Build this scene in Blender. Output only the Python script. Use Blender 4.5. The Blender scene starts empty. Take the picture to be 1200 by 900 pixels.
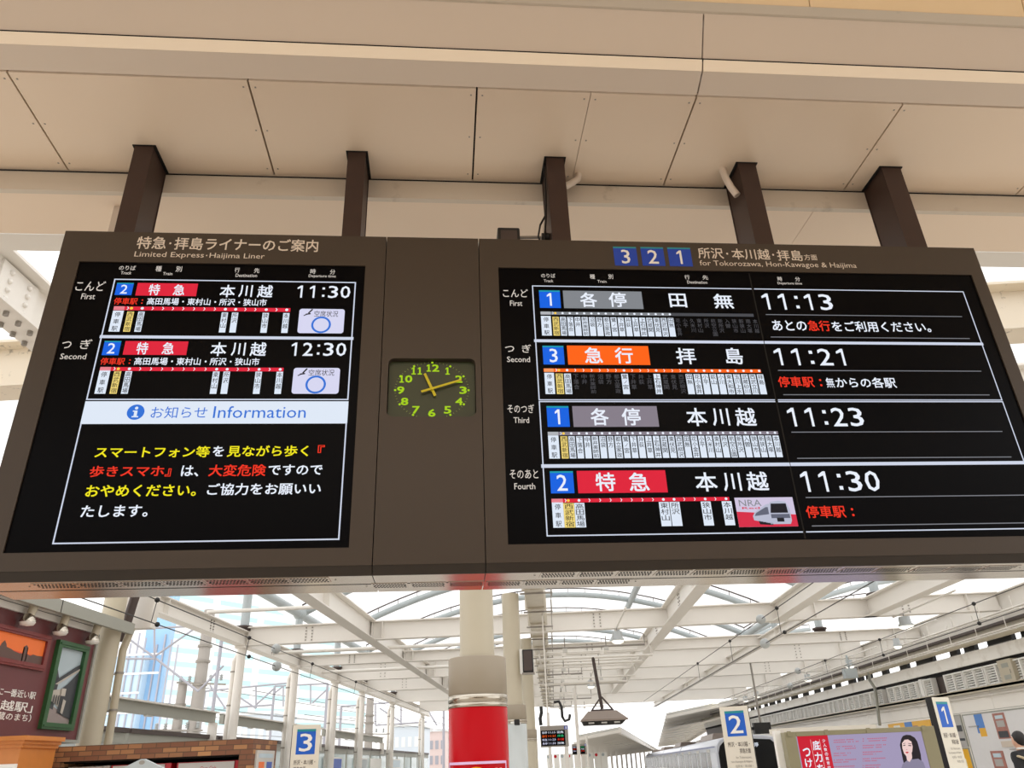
import bpy, math, random
from mathutils import Vector, Matrix
random.seed(7)
S = bpy.context.scene
COL = S.collection
# ------------------------------------------------------------------ camera / world / exposure
F_PX, PITCH, ROLL = 894.3, math.radians(26.54), math.radians(-2.394)
BY = math.radians(7.44)                 # the boards and the near ceiling are turned against the platforms
CAMYAW = math.radians(5.64) - BY
CAMP = Vector((0, 0, 1.6))
D = 3.24                                # distance of the board fronts in the board frame


def cam_axes(yaw):
    fwd = Vector((math.sin(yaw) * math.cos(PITCH), math.cos(yaw) * math.cos(PITCH), math.sin(PITCH)))
    right = Vector((math.cos(yaw), -math.sin(yaw), 0))
    up = right.cross(fwd)
    c, s = math.cos(ROLL), math.sin(ROLL)
    return right * c + up * s, up * c - right * s, fwd


AXW = cam_axes(CAMYAW)
AXB = cam_axes(CAMYAW + BY)
cd = bpy.data.cameras.new('camera')
cam = bpy.data.objects.new('camera', cd)
COL.objects.link(cam)
cd.sensor_width = 36
cd.lens = F_PX / 1200 * 36
cd.clip_start = 0.05
cd.clip_end = 2000
r_, u_, f_ = AXW
cam.matrix_world = Matrix(((r_.x, u_.x, -f_.x, CAMP.x), (r_.y, u_.y, -f_.y, CAMP.y), (r_.z, u_.z, -f_.z, CAMP.z), (0, 0, 0, 1)))
S.camera = cam
S.view_settings.view_transform = 'Standard'
S.view_settings.look = 'None'
S.view_settings.gamma = 1
S.view_settings.use_curve_mapping = False
S.view_settings.exposure = 0.0
S.cycles.max_bounces = 8
S.cycles.use_denoising = True

SKY = 1.7
wd = bpy.data.worlds.new('overcast_sky')
S.world = wd
wd.use_nodes = True
bg = wd.node_tree.nodes['Background']
bg.inputs[0].default_value = (1.0, 0.985, 0.97, 1)
bg.inputs[1].default_value = SKY


def area(name, loc, rot, sx, sy, power, color):
    l = bpy.data.lights.new(name, 'AREA')
    l.shape = 'RECTANGLE'
    l.size = sx
    l.size_y = sy
    l.energy = power
    l.color = color
    o = bpy.data.objects.new(name, l)
    COL.objects.link(o)
    o.location = loc
    o.rotation_euler = rot
    return o


WARM_FILL_COL = (1.0, 0.84, 0.66)
area('concourse_warm_fill', (0.4, -2.0, 5.6), (0, 0, BY), 7, 2, 80, WARM_FILL_COL)  # unseen warm light added to tint the near ceiling, no fixture built


# ------------------------------------------------------------------ rays to points
def ray(px, py, A):
    return A[2] + A[0] * ((px - 600) / F_PX) - A[1] * ((py - 450) / F_PX)


def atY(px, py, Y, A=AXW):
    d = ray(px, py, A)
    return CAMP + d * (Y / d.y)


def atX(px, py, X, A=AXW):
    d = ray(px, py, A)
    return CAMP + d * (X / d.x)


def atZ(px, py, Z, A=AXW):
    d = ray(px, py, A)
    return CAMP + d * ((Z - 1.6) / d.z)


def B2W(p):
    c, s = math.cos(BY), math.sin(BY)
    return Vector((p[0] * c - p[1] * s, p[0] * s + p[1] * c, p[2]))


# ------------------------------------------------------------------ materials
def lin(c):
    c = c / 255.0
    return c / 12.92 if c <= 0.04045 else ((c + 0.055) / 1.055) ** 2.4


def rgb(r, g, b):
    return (lin(r), lin(g), lin(b), 1)


MATS = {}


def mat(name, c, rough=0.55, metal=0.0, emit=0.0, noise=0.06, scale=6.0, spec=0.5, coat=0.0):
    if name in MATS:
        return MATS[name]
    m = bpy.data.materials.new(name)
    m.use_nodes = True
    nt = m.node_tree
    b = nt.nodes['Principled BSDF']
    col = rgb(*c)
    b.inputs['Roughness'].default_value = rough
    b.inputs['Metallic'].default_value = metal
    b.inputs['Specular IOR Level'].default_value = spec
    b.inputs['Coat Weight'].default_value = coat
    if emit > 0:
        b.inputs['Base Color'].default_value = (0.01, 0.01, 0.01, 1)
        b.inputs['Emission Color'].default_value = col
        b.inputs['Emission Strength'].default_value = emit
        b.inputs['Specular IOR Level'].default_value = 0.1
    elif noise > 0:
        tc = nt.nodes.new('ShaderNodeTexCoord')
        n = nt.nodes.new('ShaderNodeTexNoise')
        n.inputs['Scale'].default_value = scale
        n.inputs['Detail'].default_value = 5
        r = nt.nodes.new('ShaderNodeValToRGB')
        k0, k1 = 1 - noise, 1 + noise
        r.color_ramp.elements[0].color = (col[0] * k0, col[1] * k0, col[2] * k0, 1)
        r.color_ramp.elements[1].color = (min(1, col[0] * k1), min(1, col[1] * k1), min(1, col[2] * k1), 1)
        nt.links.new(tc.outputs['Object'], n.inputs['Vector'])
        nt.links.new(n.outputs['Fac'], r.inputs['Fac'])
        nt.links.new(r.outputs['Color'], b.inputs['Base Color'])
    else:
        b.inputs['Base Color'].default_value = col
    MATS[name] = m
    return m


def mottled(name, c, c2, rough, lo, hi, scale, detail=8):
    """paint with dark specks / stains of their own shape"""
    m = bpy.data.materials.new(name)
    m.use_nodes = True
    nt = m.node_tree
    b = nt.nodes['Principled BSDF']
    b.inputs['Roughness'].default_value = rough
    tc = nt.nodes.new('ShaderNodeTexCoord')
    n = nt.nodes.new('ShaderNodeTexNoise')
    n.inputs['Scale'].default_value = scale
    n.inputs['Detail'].default_value = detail
    n.inputs['Roughness'].default_value = 0.65
    r = nt.nodes.new('ShaderNodeValToRGB')
    r.color_ramp.elements[0].position = lo
    r.color_ramp.elements[1].position = hi
    r.color_ramp.elements[0].color = rgb(*c)
    r.color_ramp.elements[1].color = rgb(*c2)
    nt.links.new(tc.outputs['Object'], n.inputs['Vector'])
    nt.links.new(n.outputs['Fac'], r.inputs['Fac'])
    nt.links.new(r.outputs['Color'], b.inputs['Base Color'])
    MATS[name] = m
    return m


def glass_mat(name, tint, alpha):
    m = bpy.data.materials.new(name)
    m.use_nodes = True
    nt = m.node_tree
    b = nt.nodes['Principled BSDF']
    tr = nt.nodes.new('ShaderNodeBsdfTransparent')
    mx = nt.nodes.new('ShaderNodeMixShader')
    b.inputs['Base Color'].default_value = rgb(*tint)
    b.inputs['Roughness'].default_value = 0.12
    tr.inputs['Color'].default_value = (0.95, 0.98, 0.98, 1)
    mx.inputs['Fac'].default_value = alpha
    nt.links.new(tr.outputs[0], mx.inputs[1])
    nt.links.new(b.outputs[0], mx.inputs[2])
    nt.links.new(mx.outputs[0], nt.nodes['Material Output'].inputs['Surface'])
    MATS[name] = m
    return m


def brick_mat(name):
    m = bpy.data.materials.new(name)
    m.use_nodes = True
    nt = m.node_tree
    b = nt.nodes['Principled BSDF']
    b.inputs['Roughness'].default_value = 0.7
    tc = nt.nodes.new('ShaderNodeTexCoord')
    mp = nt.nodes.new('ShaderNodeMapping')
    sep = nt.nodes.new('ShaderNodeSeparateXYZ')
    ad = nt.nodes.new('ShaderNodeMath')
    cmb = nt.nodes.new('ShaderNodeCombineXYZ')
    br = nt.nodes.new('ShaderNodeTexBrick')
    br.inputs['Color1'].default_value = rgb(126, 82, 58)
    br.inputs['Color2'].default_value = rgb(206, 152, 98)
    br.inputs['Mortar'].default_value = rgb(96, 70, 52)
    br.inputs['Scale'].default_value = 1.0
    br.inputs['Mortar Size'].default_value = 0.006
    br.inputs['Bias'].default_value = -0.35
    br.inputs['Brick Width'].default_value = 0.19
    br.inputs['Row Height'].default_value = 0.062
    nt.links.new(tc.outputs['Object'], sep.inputs[0])
    nt.links.new(sep.outputs['X'], ad.inputs[0])
    nt.links.new(sep.outputs['Y'], ad.inputs[1])
    nt.links.new(ad.outputs[0], cmb.inputs['X'])
    nt.links.new(sep.outputs['Z'], cmb.inputs['Y'])
    nt.links.new(cmb.outputs[0], br.inputs['Vector'])
    nt.links.new(br.outputs['Color'], b.inputs['Base Color'])
    MATS[name] = m
    return m


def membrane_mat(name):
    m = bpy.data.materials.new(name)
    m.use_nodes = True
    nt = m.node_tree
    nt.nodes.remove(nt.nodes['Principled BSDF'])
    t = nt.nodes.new('ShaderNodeBsdfTranslucent')
    d = nt.nodes.new('ShaderNodeBsdfDiffuse')
    mx = nt.nodes.new('ShaderNodeMixShader')
    t.inputs['Color'].default_value = (0.97, 0.97, 0.97, 1)
    d.inputs['Color'].default_value = (0.9, 0.9, 0.89, 1)
    mx.inputs['Fac'].default_value = 0.18
    nt.links.new(t.outputs[0], mx.inputs[1])
    nt.links.new(d.outputs[0], mx.inputs[2])
    nt.links.new(mx.outputs[0], nt.nodes['Material Output'].inputs['Surface'])
    MATS[name] = m
    return m


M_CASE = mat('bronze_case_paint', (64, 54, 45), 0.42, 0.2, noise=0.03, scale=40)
M_LIPSHADE = mat('shaded_lower_lip', (46, 39, 33), 0.5, 0.1, noise=0.03)  # case paint darkened to carry the shade on the lower lip
M_SEAM = mat('dark_gap', (18, 15, 13), 0.9, noise=0)
M_ALU = mat('brushed_aluminium', (188, 181, 172), 0.19, 0.94, noise=0.04, scale=3)
M_HOLE = mat('perforation_dark', (22, 20, 19), 0.9, noise=0)
M_SCREEN = mat('screen_black', (3, 3, 6), 0.3, noise=0, spec=0.06)
M_SIGNLET = mat('printed_letter_cream', (222, 210, 196), 0.6, noise=0)
M_SIDELET = mat('screen_margin_letter', (226, 216, 206), emit=0.9)
W_ = mat('lit_white', (232, 238, 250), emit=1.0)
M_LINE = mat('lit_line', (205, 212, 230), emit=1.0)
M_GREYLINE = mat('lit_grey_line', (128, 130, 138), emit=1.0)
M_BLUE = mat('lit_blue', (0, 96, 224), emit=1.0)
M_TEAL = mat('lit_teal', (10, 150, 170), emit=1.0)
M_RED = mat('lit_red', (222, 28, 56), emit=1.0)
M_PINK = mat('lit_pink', (232, 128, 140), emit=1.0)
M_ORANGE = mat('lit_orange', (255, 98, 10), emit=1.0)
M_GREY = mat('lit_grey', (128, 132, 138), emit=1.0)
M_GREYV = mat('lit_grey_violet', (132, 124, 136), emit=1.0)
M_LGREY = mat('lit_light_grey', (176, 178, 184), emit=1.0)
M_DIMBAR = mat('lit_dim_bar', (70, 72, 78), emit=1.0)
M_PEACH = mat('lit_peach', (246, 150, 92), emit=1.0)
M_YEL = mat('lit_cream_yellow', (240, 214, 120), emit=1.0)
M_DOTY = mat('lit_dot_yellow', (255, 206, 70), emit=1.0)
M_LAV = mat('lit_lavender', (214, 214, 240), emit=1.0)
M_INK = mat('lit_ink', (20, 20, 30), emit=1.0)
M_DIM = mat('lit_dim_text', (74, 74, 80), emit=1.0)
M_REDT = mat('lit_red_text', (236, 48, 26), emit=1.0)
M_YELT = mat('lit_yellow_text', (240, 228, 20), emit=1.0)
M_BLUET = mat('lit_blue_text', (44, 112, 214), emit=1.0)
M_BAR = mat('lit_info_bar', (222, 232, 246), emit=1.0)
M_NAVY = mat('printed_blue', (8, 62, 176), 0.5, noise=0)
M_SIGNBLUE = mat('sign_blue', (16, 92, 196), 0.5, noise=0)
M_PTEAL = mat('printed_teal', (30, 140, 150), 0.5, noise=0)
M_PWHITE = mat('printed_white', (240, 238, 232), 0.5, noise=0)
M_POST = mat('brown_steel_post', (58, 38, 30), 0.5, 0.1, noise=0.15, scale=12)
M_CEIL = mat('ceiling_panel_paint', (232, 212, 190), 0.34, noise=0.02, scale=1.5)
M_COVE = mat('cove_paint', (210, 195, 180), 0.42, noise=0.02, scale=1.5)
M_LIP = mat('highlight_lip_strip', (248, 234, 214), 0.3, noise=0.02)  # lip's highlight put into a paler, glossier paint than the cove
M_GOLD = mat('upper_ceiling_paint', (240, 216, 180), 0.24, noise=0.04, scale=1.2)
M_FASC = mattedf = mottled('fascia_paint', (206, 194, 178), (150, 136, 120), 0.5, 0.60, 0.80, 3.0)
M_BEAM = mat('cream_steel_paint', (230, 225, 217), 0.45, noise=0.03, scale=1.0)
M_BEAMD = mottled('weathered_cream_paint', (228, 216, 196), (92, 82, 72), 0.5, 0.60, 0.72, 7.0)
M_TUBE = mat('grey_blue_tube', (176, 184, 186), 0.45, noise=0.04, scale=2)
M_BOLT = mat('bolt_grey', (150, 144, 136), 0.5, 0.3, noise=0)
M_BLACK = mat('black_plastic', (20, 19, 19), 0.5, noise=0)
M_WIRE = mat('wire_dark', (60, 58, 56), 0.6, noise=0)
M_INSUL = mat('insulator_grey', (176, 180, 180), 0.35, noise=0.05)
M_STEEL = mat('stainless_band', (190, 182, 168), 0.18, 1.0, noise=0.08, scale=8)
M_COLUMN = mat('column_cream', (188, 178, 156), 0.4, noise=0.05, scale=2)
M_CLAD = mat('column_cap_beige', (158, 146, 128), 0.5, noise=0.03, scale=2)
M_REDPANEL = mat('red_gloss_panel', (188, 0, 16), 0.26, noise=0.03, scale=2, spec=0.14)
M_WHITEPANEL = mat('grey_gloss_panel', (200, 206, 206), 0.2, noise=0.03)
M_SIGNCREAM = mat('sign_cream', (226, 220, 204), 0.5, noise=0.02)
M_DKBROWN = mat('dark_brown_metal', (74, 62, 58), 0.5, 0.2, noise=0.05)
M_HOOD = mat('taupe_hood', (142, 128, 118), 0.5, noise=0.05)
M_DUCT = mat('galvanised_duct', (196, 188, 172), 0.35, 0.35, noise=0.15, scale=4)
M_FLOOR = mat('platform_floor', (204, 198, 188), 0.6, noise=0.08, scale=0.8)
M_TRACKBED = mat('ballast', (120, 112, 104), 0.9, noise=0.3, scale=30)
M_WALLR = mat('white_wall_panel', (246, 241, 233), 0.45, noise=0.04, scale=0.7)
M_LOUV2 = mat('pale_louvre', (240, 238, 232), 0.45, noise=0.03)
M_LOUV = mat('louver_grey', (206, 204, 198), 0.45, noise=0.04)
M_MAROON = mat('maroon_board', (104, 52, 54), 0.45, noise=0.25, scale=0.9)
M_WOOD = mat('orange_wood', (206, 130, 62), 0.4, noise=0.12, scale=7)
M_BRICK = brick_mat('brick_tiles')
M_GREEN = mat('green_frame', (44, 88, 48), 0.4, noise=0.1, scale=10)
M_MFRAME = mat('maroon_frame', (120, 46, 44), 0.4, noise=0.1, scale=10)
M_EAVE = mat('eave_grey_green', (158, 158, 148), 0.5, noise=0.03)
M_MEMB = membrane_mat('roof_membrane')
M_FENCE = glass_mat('frosted_panel', (214, 228, 228), 0.75)
M_BGLASS = mat('tower_glass', (196, 220, 238), 0.2, noise=0.15, scale=0.2)
M_FACADE = mat('facade_white', (238, 240, 240), 0.6, noise=0.02)
M_BAND = mat('facade_window_band', (186, 224, 228), 0.3, noise=0.06, scale=0.5)
M_CONC = mat('concrete_pole', (168, 162, 156), 0.8, noise=0.12, scale=2)
M_SILVER = mat('train_silver', (198, 202, 212), 0.3, 0.35, noise=0.03)
M_TGLASS = mat('train_dark_glass', (10, 13, 16), 0.25, noise=0, spec=0.2)
M_GANTRY = mat('gantry_grey', (172, 172, 182), 0.5, noise=0.05)
M_TRBLUE = mat('train_blue_band', (28, 62, 150), 0.3, noise=0)
M_LIGHT = mat('lamp_and_skylight_lit', (255, 250, 236), emit=1.6)


# ------------------------------------------------------------------ text outlines (built-in font)
_tc = {}
_cu = bpy.data.curves.new('outline_source', 'FONT')
_co = bpy.data.objects.new('outline_source', _cu)
COL.objects.link(_co)


def glyphs(body, bold=0.0, line=1.0, align='LEFT'):
    key = (body, bold, line, align)
    if key in _tc:
        return _tc[key]
    _cu.body = body
    _cu.offset = bold
    _cu.space_line = line
    _cu.align_x = align
    _cu.resolution_u = 2
    dg = bpy.context.evaluated_depsgraph_get()
    dg.update()
    me = bpy.data.meshes.new_from_object(_co.evaluated_get(dg))
    vs = [(v.co.x, v.co.y) for v in me.vertices]
    fs = [tuple(p.vertices) for p in me.polygons]
    bpy.data.meshes.remove(me)
    xs = [v[0] for v in vs]
    ys = [v[1] for v in vs]
    _tc[key] = (vs, fs, min(xs), max(xs), min(ys), max(ys))
    return _tc[key]


# ------------------------------------------------------------------ mesh builder
ORG = {}


class MB:
    def __init__(s):
        s.v, s.f, s.m, s.sm, s.mats = [], [], [], [], []

    def mi(s, m):
        if m not in s.mats:
            s.mats.append(m)
        return s.mats.index(m)

    def add(s, vs, fs, m, smooth=False):
        n = len(s.v)
        k = s.mi(m)
        s.v.extend(Vector(p) for p in vs)
        for f in fs:
            s.f.append(tuple(n + i for i in f))
            s.m.append(k)
            s.sm.append(smooth)
        return s

    def box(s, x0, x1, y0, y1, z0, z1, m):
        vs = [(x0, y0, z0), (x1, y0, z0), (x1, y1, z0), (x0, y1, z0), (x0, y0, z1), (x1, y0, z1), (x1, y1, z1), (x0, y1, z1)]
        return s.add(vs, [(0, 3, 2, 1), (4, 5, 6, 7), (0, 1, 5, 4), (1, 2, 6, 5), (2, 3, 7, 6), (3, 0, 4, 7)], m)

    def poly(s, pts, m):
        return s.add(pts, [tuple(range(len(pts)))], m)

    def prism(s, pts, vec, m):
        """closed polygon pts extruded along vec"""
        n = len(pts)
        vec = Vector(vec)
        vs = [Vector(p) for p in pts] + [Vector(p) + vec for p in pts]
        fs = [tuple(range(n))[::-1], tuple(range(n, 2 * n))]
        for i in range(n):
            j = (i + 1) % n
            fs.append((i, j, n + j, n + i))
        return s.add(vs, fs, m)

    def tube(s, pts, r, m, n=10, caps=True):
        pts = [Vector(p) for p in pts]
        rs = r if isinstance(r, (list, tuple)) else [r] * len(pts)
        vs, fs = [], []
        prev = None
        for i, p in enumerate(pts):
            t = (pts[min(i + 1, len(pts) - 1)] - pts[max(i - 1, 0)]).normalized()
            if prev is None:
                a = Vector((0, 0, 1)) if abs(t.z) < 0.9 else Vector((1, 0, 0))
                e1 = t.cross(a).normalized()
            else:
                e1 = (prev - t * prev.dot(t)).normalized()
            prev = e1
            e2 = t.cross(e1)
            for k in range(n):
                an = 2 * math.pi * k / n
                vs.append(p + (e1 * math.cos(an) + e2 * math.sin(an)) * rs[i])
        for i in range(len(pts) - 1):
            for k in range(n):
                k2 = (k + 1) % n
                fs.append((i * n + k, i * n + k2, (i + 1) * n + k2, (i + 1) * n + k))
        s.add(vs, fs, m, True)
        if caps:
            b = len(vs) - n
            s.add([vs[k] for k in range(n)], [tuple(range(n))[::-1]], m)
            s.add([vs[b + k] for k in range(n)], [tuple(range(n))], m)
        return s

    def bar(s, p0, p1, w, h, m):
        """rectangular bar, w across, h up"""
        p0, p1 = Vector(p0), Vector(p1)
        t = (p1 - p0).normalized()
        a = Vector((0, 0, 1)) if abs(t.z) < 0.95 else Vector((0, 1, 0))
        e1 = t.cross(a).normalized() * (w / 2)
        e2 = e1.cross(t).normalized() * (h / 2)
        vs = [p + q for p in (p0, p1) for q in (-e1 - e2, e1 - e2, e1 + e2, -e1 + e2)]
        return s.add(vs, [(0, 1, 2, 3), (7, 6, 5, 4), (0, 4, 5, 1), (1, 5, 6, 2), (2, 6, 7, 3), (3, 7, 4, 0)], m)

    def ibeam(s, p0, p1, h, w, m, tw=0.02, tf=0.03):
        """I-section, p0/p1 at the middle of its underside"""
        p0, p1 = Vector(p0), Vector(p1)
        z = Vector((0, 0, 1))
        s.bar(p0 + z * tf / 2, p1 + z * tf / 2, w, tf, m)
        s.bar(p0 + z * (h - tf / 2), p1 + z * (h - tf / 2), w, tf, m)
        s.bar(p0 + z * h / 2, p1 + z * h / 2, tw, h - 2 * tf, m)
        return s

    def lathe(s, prof, c, m, n=32, ax=None):
        """prof [(r,z)] about a vertical axis at c"""
        vs, fs = [], []
        for r, z in prof:
            for k in range(n):
                a = 2 * math.pi * k / n
                vs.append((c[0] + r * math.cos(a), c[1] + r * math.sin(a), c[2] + z))
        for i in range(len(prof) - 1):
            for k in range(n):
                k2 = (k + 1) % n
                fs.append((i * n + k, i * n + k2, (i + 1) * n + k2, (i + 1) * n + k))
        return s.add(vs, fs, m, True)

    def ball(s, c, r, m, n=12, sz=1.0):
        prof = [(max(1e-4, r * math.sin(math.pi * i / n)), -r * sz * math.cos(math.pi * i / n)) for i in range(n + 1)]
        return s.lathe(prof, c, m, 16)

    # flat shapes on a vertical plane y = const
    def rect(s, u0, u1, z0, z1, y, m):
        return s.poly([(u0, y, z0), (u1, y, z0), (u1, y, z1), (u0, y, z1)], m)

    def disc(s, u, z, r, y, m, rz=None, n=28):
        rz = rz or r
        return s.poly([(u + r * math.cos(2 * math.pi * k / n), y, z + rz * math.sin(2 * math.pi * k / n)) for k in range(n)], m)

    def ring(s, u, z, r0, r1, y, m, n=36):
        vs = []
        for k in range(n):
            a = 2 * math.pi * k / n
            vs += [(u + r0 * math.cos(a), y, z + r0 * math.sin(a)), (u + r1 * math.cos(a), y, z + r1 * math.sin(a))]
        return s.add(vs, [(2 * k, 2 * k + 1, (2 * k + 3) % (2 * n), (2 * k + 2) % (2 * n)) for k in range(n)], m)

    def text(s, body, u0, u1, z0, z1, y, m, bold=0.0, line=1.0, align='LEFT', keep=False, plane='y', flip=1):
        vs, fs, x0, x1, y0, y1 = glyphs(body, 0.0, line, align)
        if bold > 0.003:
            b_ = bold * 0.9
            x0, x1, y0, y1 = x0 - b_, x1 + b_, y0 - b_, y1 + b_
        sx = (u1 - u0) / max(1e-6, x1 - x0)
        sz = (z1 - z0) / max(1e-6, y1 - y0)
        if keep:
            k = min(sx, sz)
            u0 += ((u1 - u0) - k * (x1 - x0)) / 2
            z0 += ((z1 - z0) - k * (y1 - y0)) / 2
            sx = sz = k
        for ii, (dx, dy) in enumerate(((-b_, -b_), (b_, -b_), (b_, b_), (-b_, b_)) if bold > 0.003 else ((0, 0),)):
            yy = y - 0.00009 * ii if plane == 'y' else y + 0.0004 * ii
            out = []
            for vx, vy in vs:
                a = u0 + (vx + dx - x0) * sx
                b = z0 + (vy + dy - y0) * sz
                out.append((a, yy, b) if plane == 'y' else (yy, a * flip, b))
            s.add(out, fs, m)
        return s

    def one(s, u0, u1, z0, z1, y, m, foot=0.0, st=0.16):
        """a figure 1 with its flag (and slab foot)"""
        h = z1 - z0
        w = h * st
        xr = u1 if not foot else (u0 + u1) / 2 + w / 2
        s.rect(xr - w, xr, z0, z1, y, m)
        s.poly([(xr - w, y, z1), (xr - w * 0.7, y, z1), (xr - w, y, z1 - h * 0.2), (u0, y, z1 - h * 0.30), (u0, y, z1 - h * 0.17)], m)
        if foot:
            s.rect(u0, u1, z0, z0 + h * foot, y - 0.0002, m)
        return s

    def clocktime(s, body, u0, u1, z0, z1, y, m, bold=0.006):
        cells = [0.62 if ch == ':' else 1.0 for ch in body]
        lo = 0.18 if body[0] == '1' else 0.08
        hi = 0.60 if body[-1] == '1' else 0.88
        c = (u1 - u0) / (sum(cells) - lo - (1 - hi))
        x = u0 - lo * c
        h = z1 - z0
        for ch, k in zip(body, cells):
            if ch == '1':
                s.one(x + 0.18 * c, x + 0.60 * c, z0, z1, y, m, st=0.125)
            elif ch == ':':
                for zz in (0.18, 0.78):
                    s.rect(x + 0.21 * c, x + 0.41 * c, z0 + h * zz - 0.1 * c, z0 + h * zz + 0.1 * c, y, m)
            else:
                s.text(ch, x + 0.08 * c, x + 0.88 * c, z0, z1, y, m, bold)
            x += k * c
        return s

    def build(s, name, parent=None, org=None, frame='W', bevel=0.0):
        if parent is not None:
            o_ = ORG[parent]
        else:
            o_ = Vector(org) if org is not None else Vector((0, 0, 0))
        me = bpy.data.meshes.new(name)
        me.from_pydata([tuple(p - o_) for p in s.v], [], s.f)
        for m in s.mats:
            me.materials.append(m)
        me.polygons.foreach_set('material_index', s.m)
        me.polygons.foreach_set('use_smooth', s.sm)
        me.update()
        ob = bpy.data.objects.new(name, me)
        COL.objects.link(ob)
        ORG[ob] = o_
        if parent is not None:
            ob.parent = parent
        else:
            place(ob, o_, frame)
        if bevel > 0:
            md = ob.modifiers.new('bevel', 'BEVEL')
            md.width = bevel
            md.segments = 2
            md.limit_method = 'ANGLE'
        return ob


def place(ob, org, frame):
    if frame == 'B':
        ob.location = B2W(org)
        ob.rotation_euler = (0, 0, BY)
    else:
        ob.location = org


def tag(o, label, cat, group=None):
    o['label'] = label
    o['category'] = cat
    if group:
        o['group'] = group
    return o


def struct(o):
    o['kind'] = 'structure'
    return o


def thing(name, label, cat, org, frame='W', group=None):
    o = bpy.data.objects.new(name, None)
    o.empty_display_size = 0.1
    COL.objects.link(o)
    ORG[o] = Vector(org)
    place(o, Vector(org), frame)
    return tag(o, label, cat, group)


ORD = ['first', 'second', 'third', 'fourth', 'fifth', 'sixth', 'seventh', 'eighth', 'ninth', 'tenth']

# ================================================================== THE SETTING
mb = MB()
mb.box(-4.9, 40, -8, 30, -0.3, 0, M_FLOOR)
mb.box(-40, -4.9, -8, 13, -0.3, 0, M_FLOOR)
mb.box(-60, -8.8, 13, 260, -0.3, 0, M_FLOOR)
mb.prism([(-4.9, 30, 0), (5.8, 30, 0), (11.4, 112, 0), (16, 180, 0), (-4.9, 180, 0)], (0, 0, -0.3), M_FLOOR)
mb.prism([(9.6, 30, 0), (40, 30, 0), (40, 180, 0), (19.9, 180, 0)], (0, 0, -0.3), M_FLOOR)
mb.box(-60, 60, 13, 260, -1.3, -1.1, M_TRACKBED)
struct(mb.build('floor'))

mb = MB()
mb.box(-14, 14, -7.3, -7.0, 0, 5.8, M_COVE)  # unseen wall added to hold back sky light from behind the camera
struct(mb.build('wall_back_light_block', frame='B'))
# near ceiling, built in the frame of the boards
ZC = 4.772
mb = MB()
edges = [-5.64, -4.48, -3.32, -2.17, -1.005, 0.165, 0.77, 1.345, 2.51, 3.67, 4.83, 6.0, 7.1]
for a, b in zip(edges[:-1], edges[1:]):
    g0 = 0.005 if abs(a - 0.77) > 0.1 else 0.0015
    g1 = 0.005 if abs(b - 0.77) > 0.1 else 0.0015
    mb.box(a + g0, b - g1, 2.880, 3.585, ZC, ZC + 0.03, M_CEIL)
    for uu in (a + 0.03, b - 0.03):                       # screw heads beside the joints
        for yy in (2.92, 3.22, 3.52):
            mb.box(uu - 0.004, uu + 0.004, yy - 0.004, yy + 0.004, ZC - 0.002, ZC, M_BOLT)
mb.box(-5.64, 7.1, 2.88, 3.62, ZC + 0.0305, ZC + 0.10, M_SEAM)
struct(mb.build('ceiling', org=(0.5, 3.2, ZC), frame='B'))

mb = MB()
prof = [(2.868, ZC + 0.002), (2.752, 4.822), (2.722, 4.872), (2.728, 4.880), (2.606, 5.074), (2.600, 5.086)]
back = [(2.58, 5.16), (2.80, 4.95), (2.868, ZC + 0.034)]
cuts = [-5.64, -2.2, 1.345, 4.9, 7.1]
for a, b in zip(cuts[:-1], cuts[1:]):
    pts = [(a + 0.004, y, z) for y, z in prof + back]
    mb.prism(pts, (b - a - 0.008, 0, 0), M_COVE)
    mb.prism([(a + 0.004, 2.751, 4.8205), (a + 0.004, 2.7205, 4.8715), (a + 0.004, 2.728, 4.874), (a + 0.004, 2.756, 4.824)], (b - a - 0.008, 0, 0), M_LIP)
mb.box(-5.64, 7.1, 2.7195, 2.735, 4.8715, 4.8795, M_SEAM)  # dark strip drawn in as the shadow line of the groove
struct(mb.build('trim_1', org=(0.5, 2.7, 4.9), frame='B'))

mb = MB()
e2 = [-5.6, -4.4, -3.15, -1.9, -0.62, 0.65, 1.91, 3.12, 4.4, 5.6, 7.1]
for a, b in zip(e2[:-1], e2[1:]):
    mb.prism([(a + 0.003, 2.596, 5.092), (a + 0.003, 2.45, 5.75), (a + 0.003, 2.42, 5.75), (a + 0.003, 2.56, 5.11)], (b - a - 0.006, 0, 0), M_GOLD)
mb.prism([(-5.64, 2.62, 5.078), (-5.64, 2.585, 5.094), (-5.64, 2.55, 5.094), (-5.64, 2.59, 5.076)], (12.74, 0, 0), M_FASC)
mb.box(-5.64, 7.1, -3.5, 2.44, 5.75, 5.80, M_GOLD)
mb.prism([(-5.64, 2.612, 5.095), (-5.64, 2.47, 5.74), (-5.64, 2.50, 5.76), (-5.64, 2.66, 5.10)], (12.74, 0, 0), M_SEAM)
struct(mb.build('ceiling.001', org=(0.5, 2.5, 5.1), frame='B'))

mb = MB()
mb.box(-5.64, 7.1, 3.58, 3.615, 4.625, ZC + 0.012, M_FASC)
mb.box(-5.64, 7.1, 3.572, 3.58, ZC - 0.014, ZC - 0.010, M_SEAM)
struct(mb.build('trim_2', org=(0.5, 3.6, 4.7), frame='B'))
mb = MB()
for a, b in zip([-5.64, -3.2, -0.55, 0.62, 2.3, 4.6], [-3.2, -0.55, 0.62, 2.3, 4.6, 7.1]):
    mb.box(a + 0.0015, b - 0.0015, 3.615, 4.0, 4.635, 4.68, M_CEIL)
mb.box(-5.64, 7.1, 3.615, 4.0, 4.68, 4.72, M_SEAM)
struct(mb.build('ceiling.002', org=(0.5, 3.8, 4.65), frame='B'))

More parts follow.
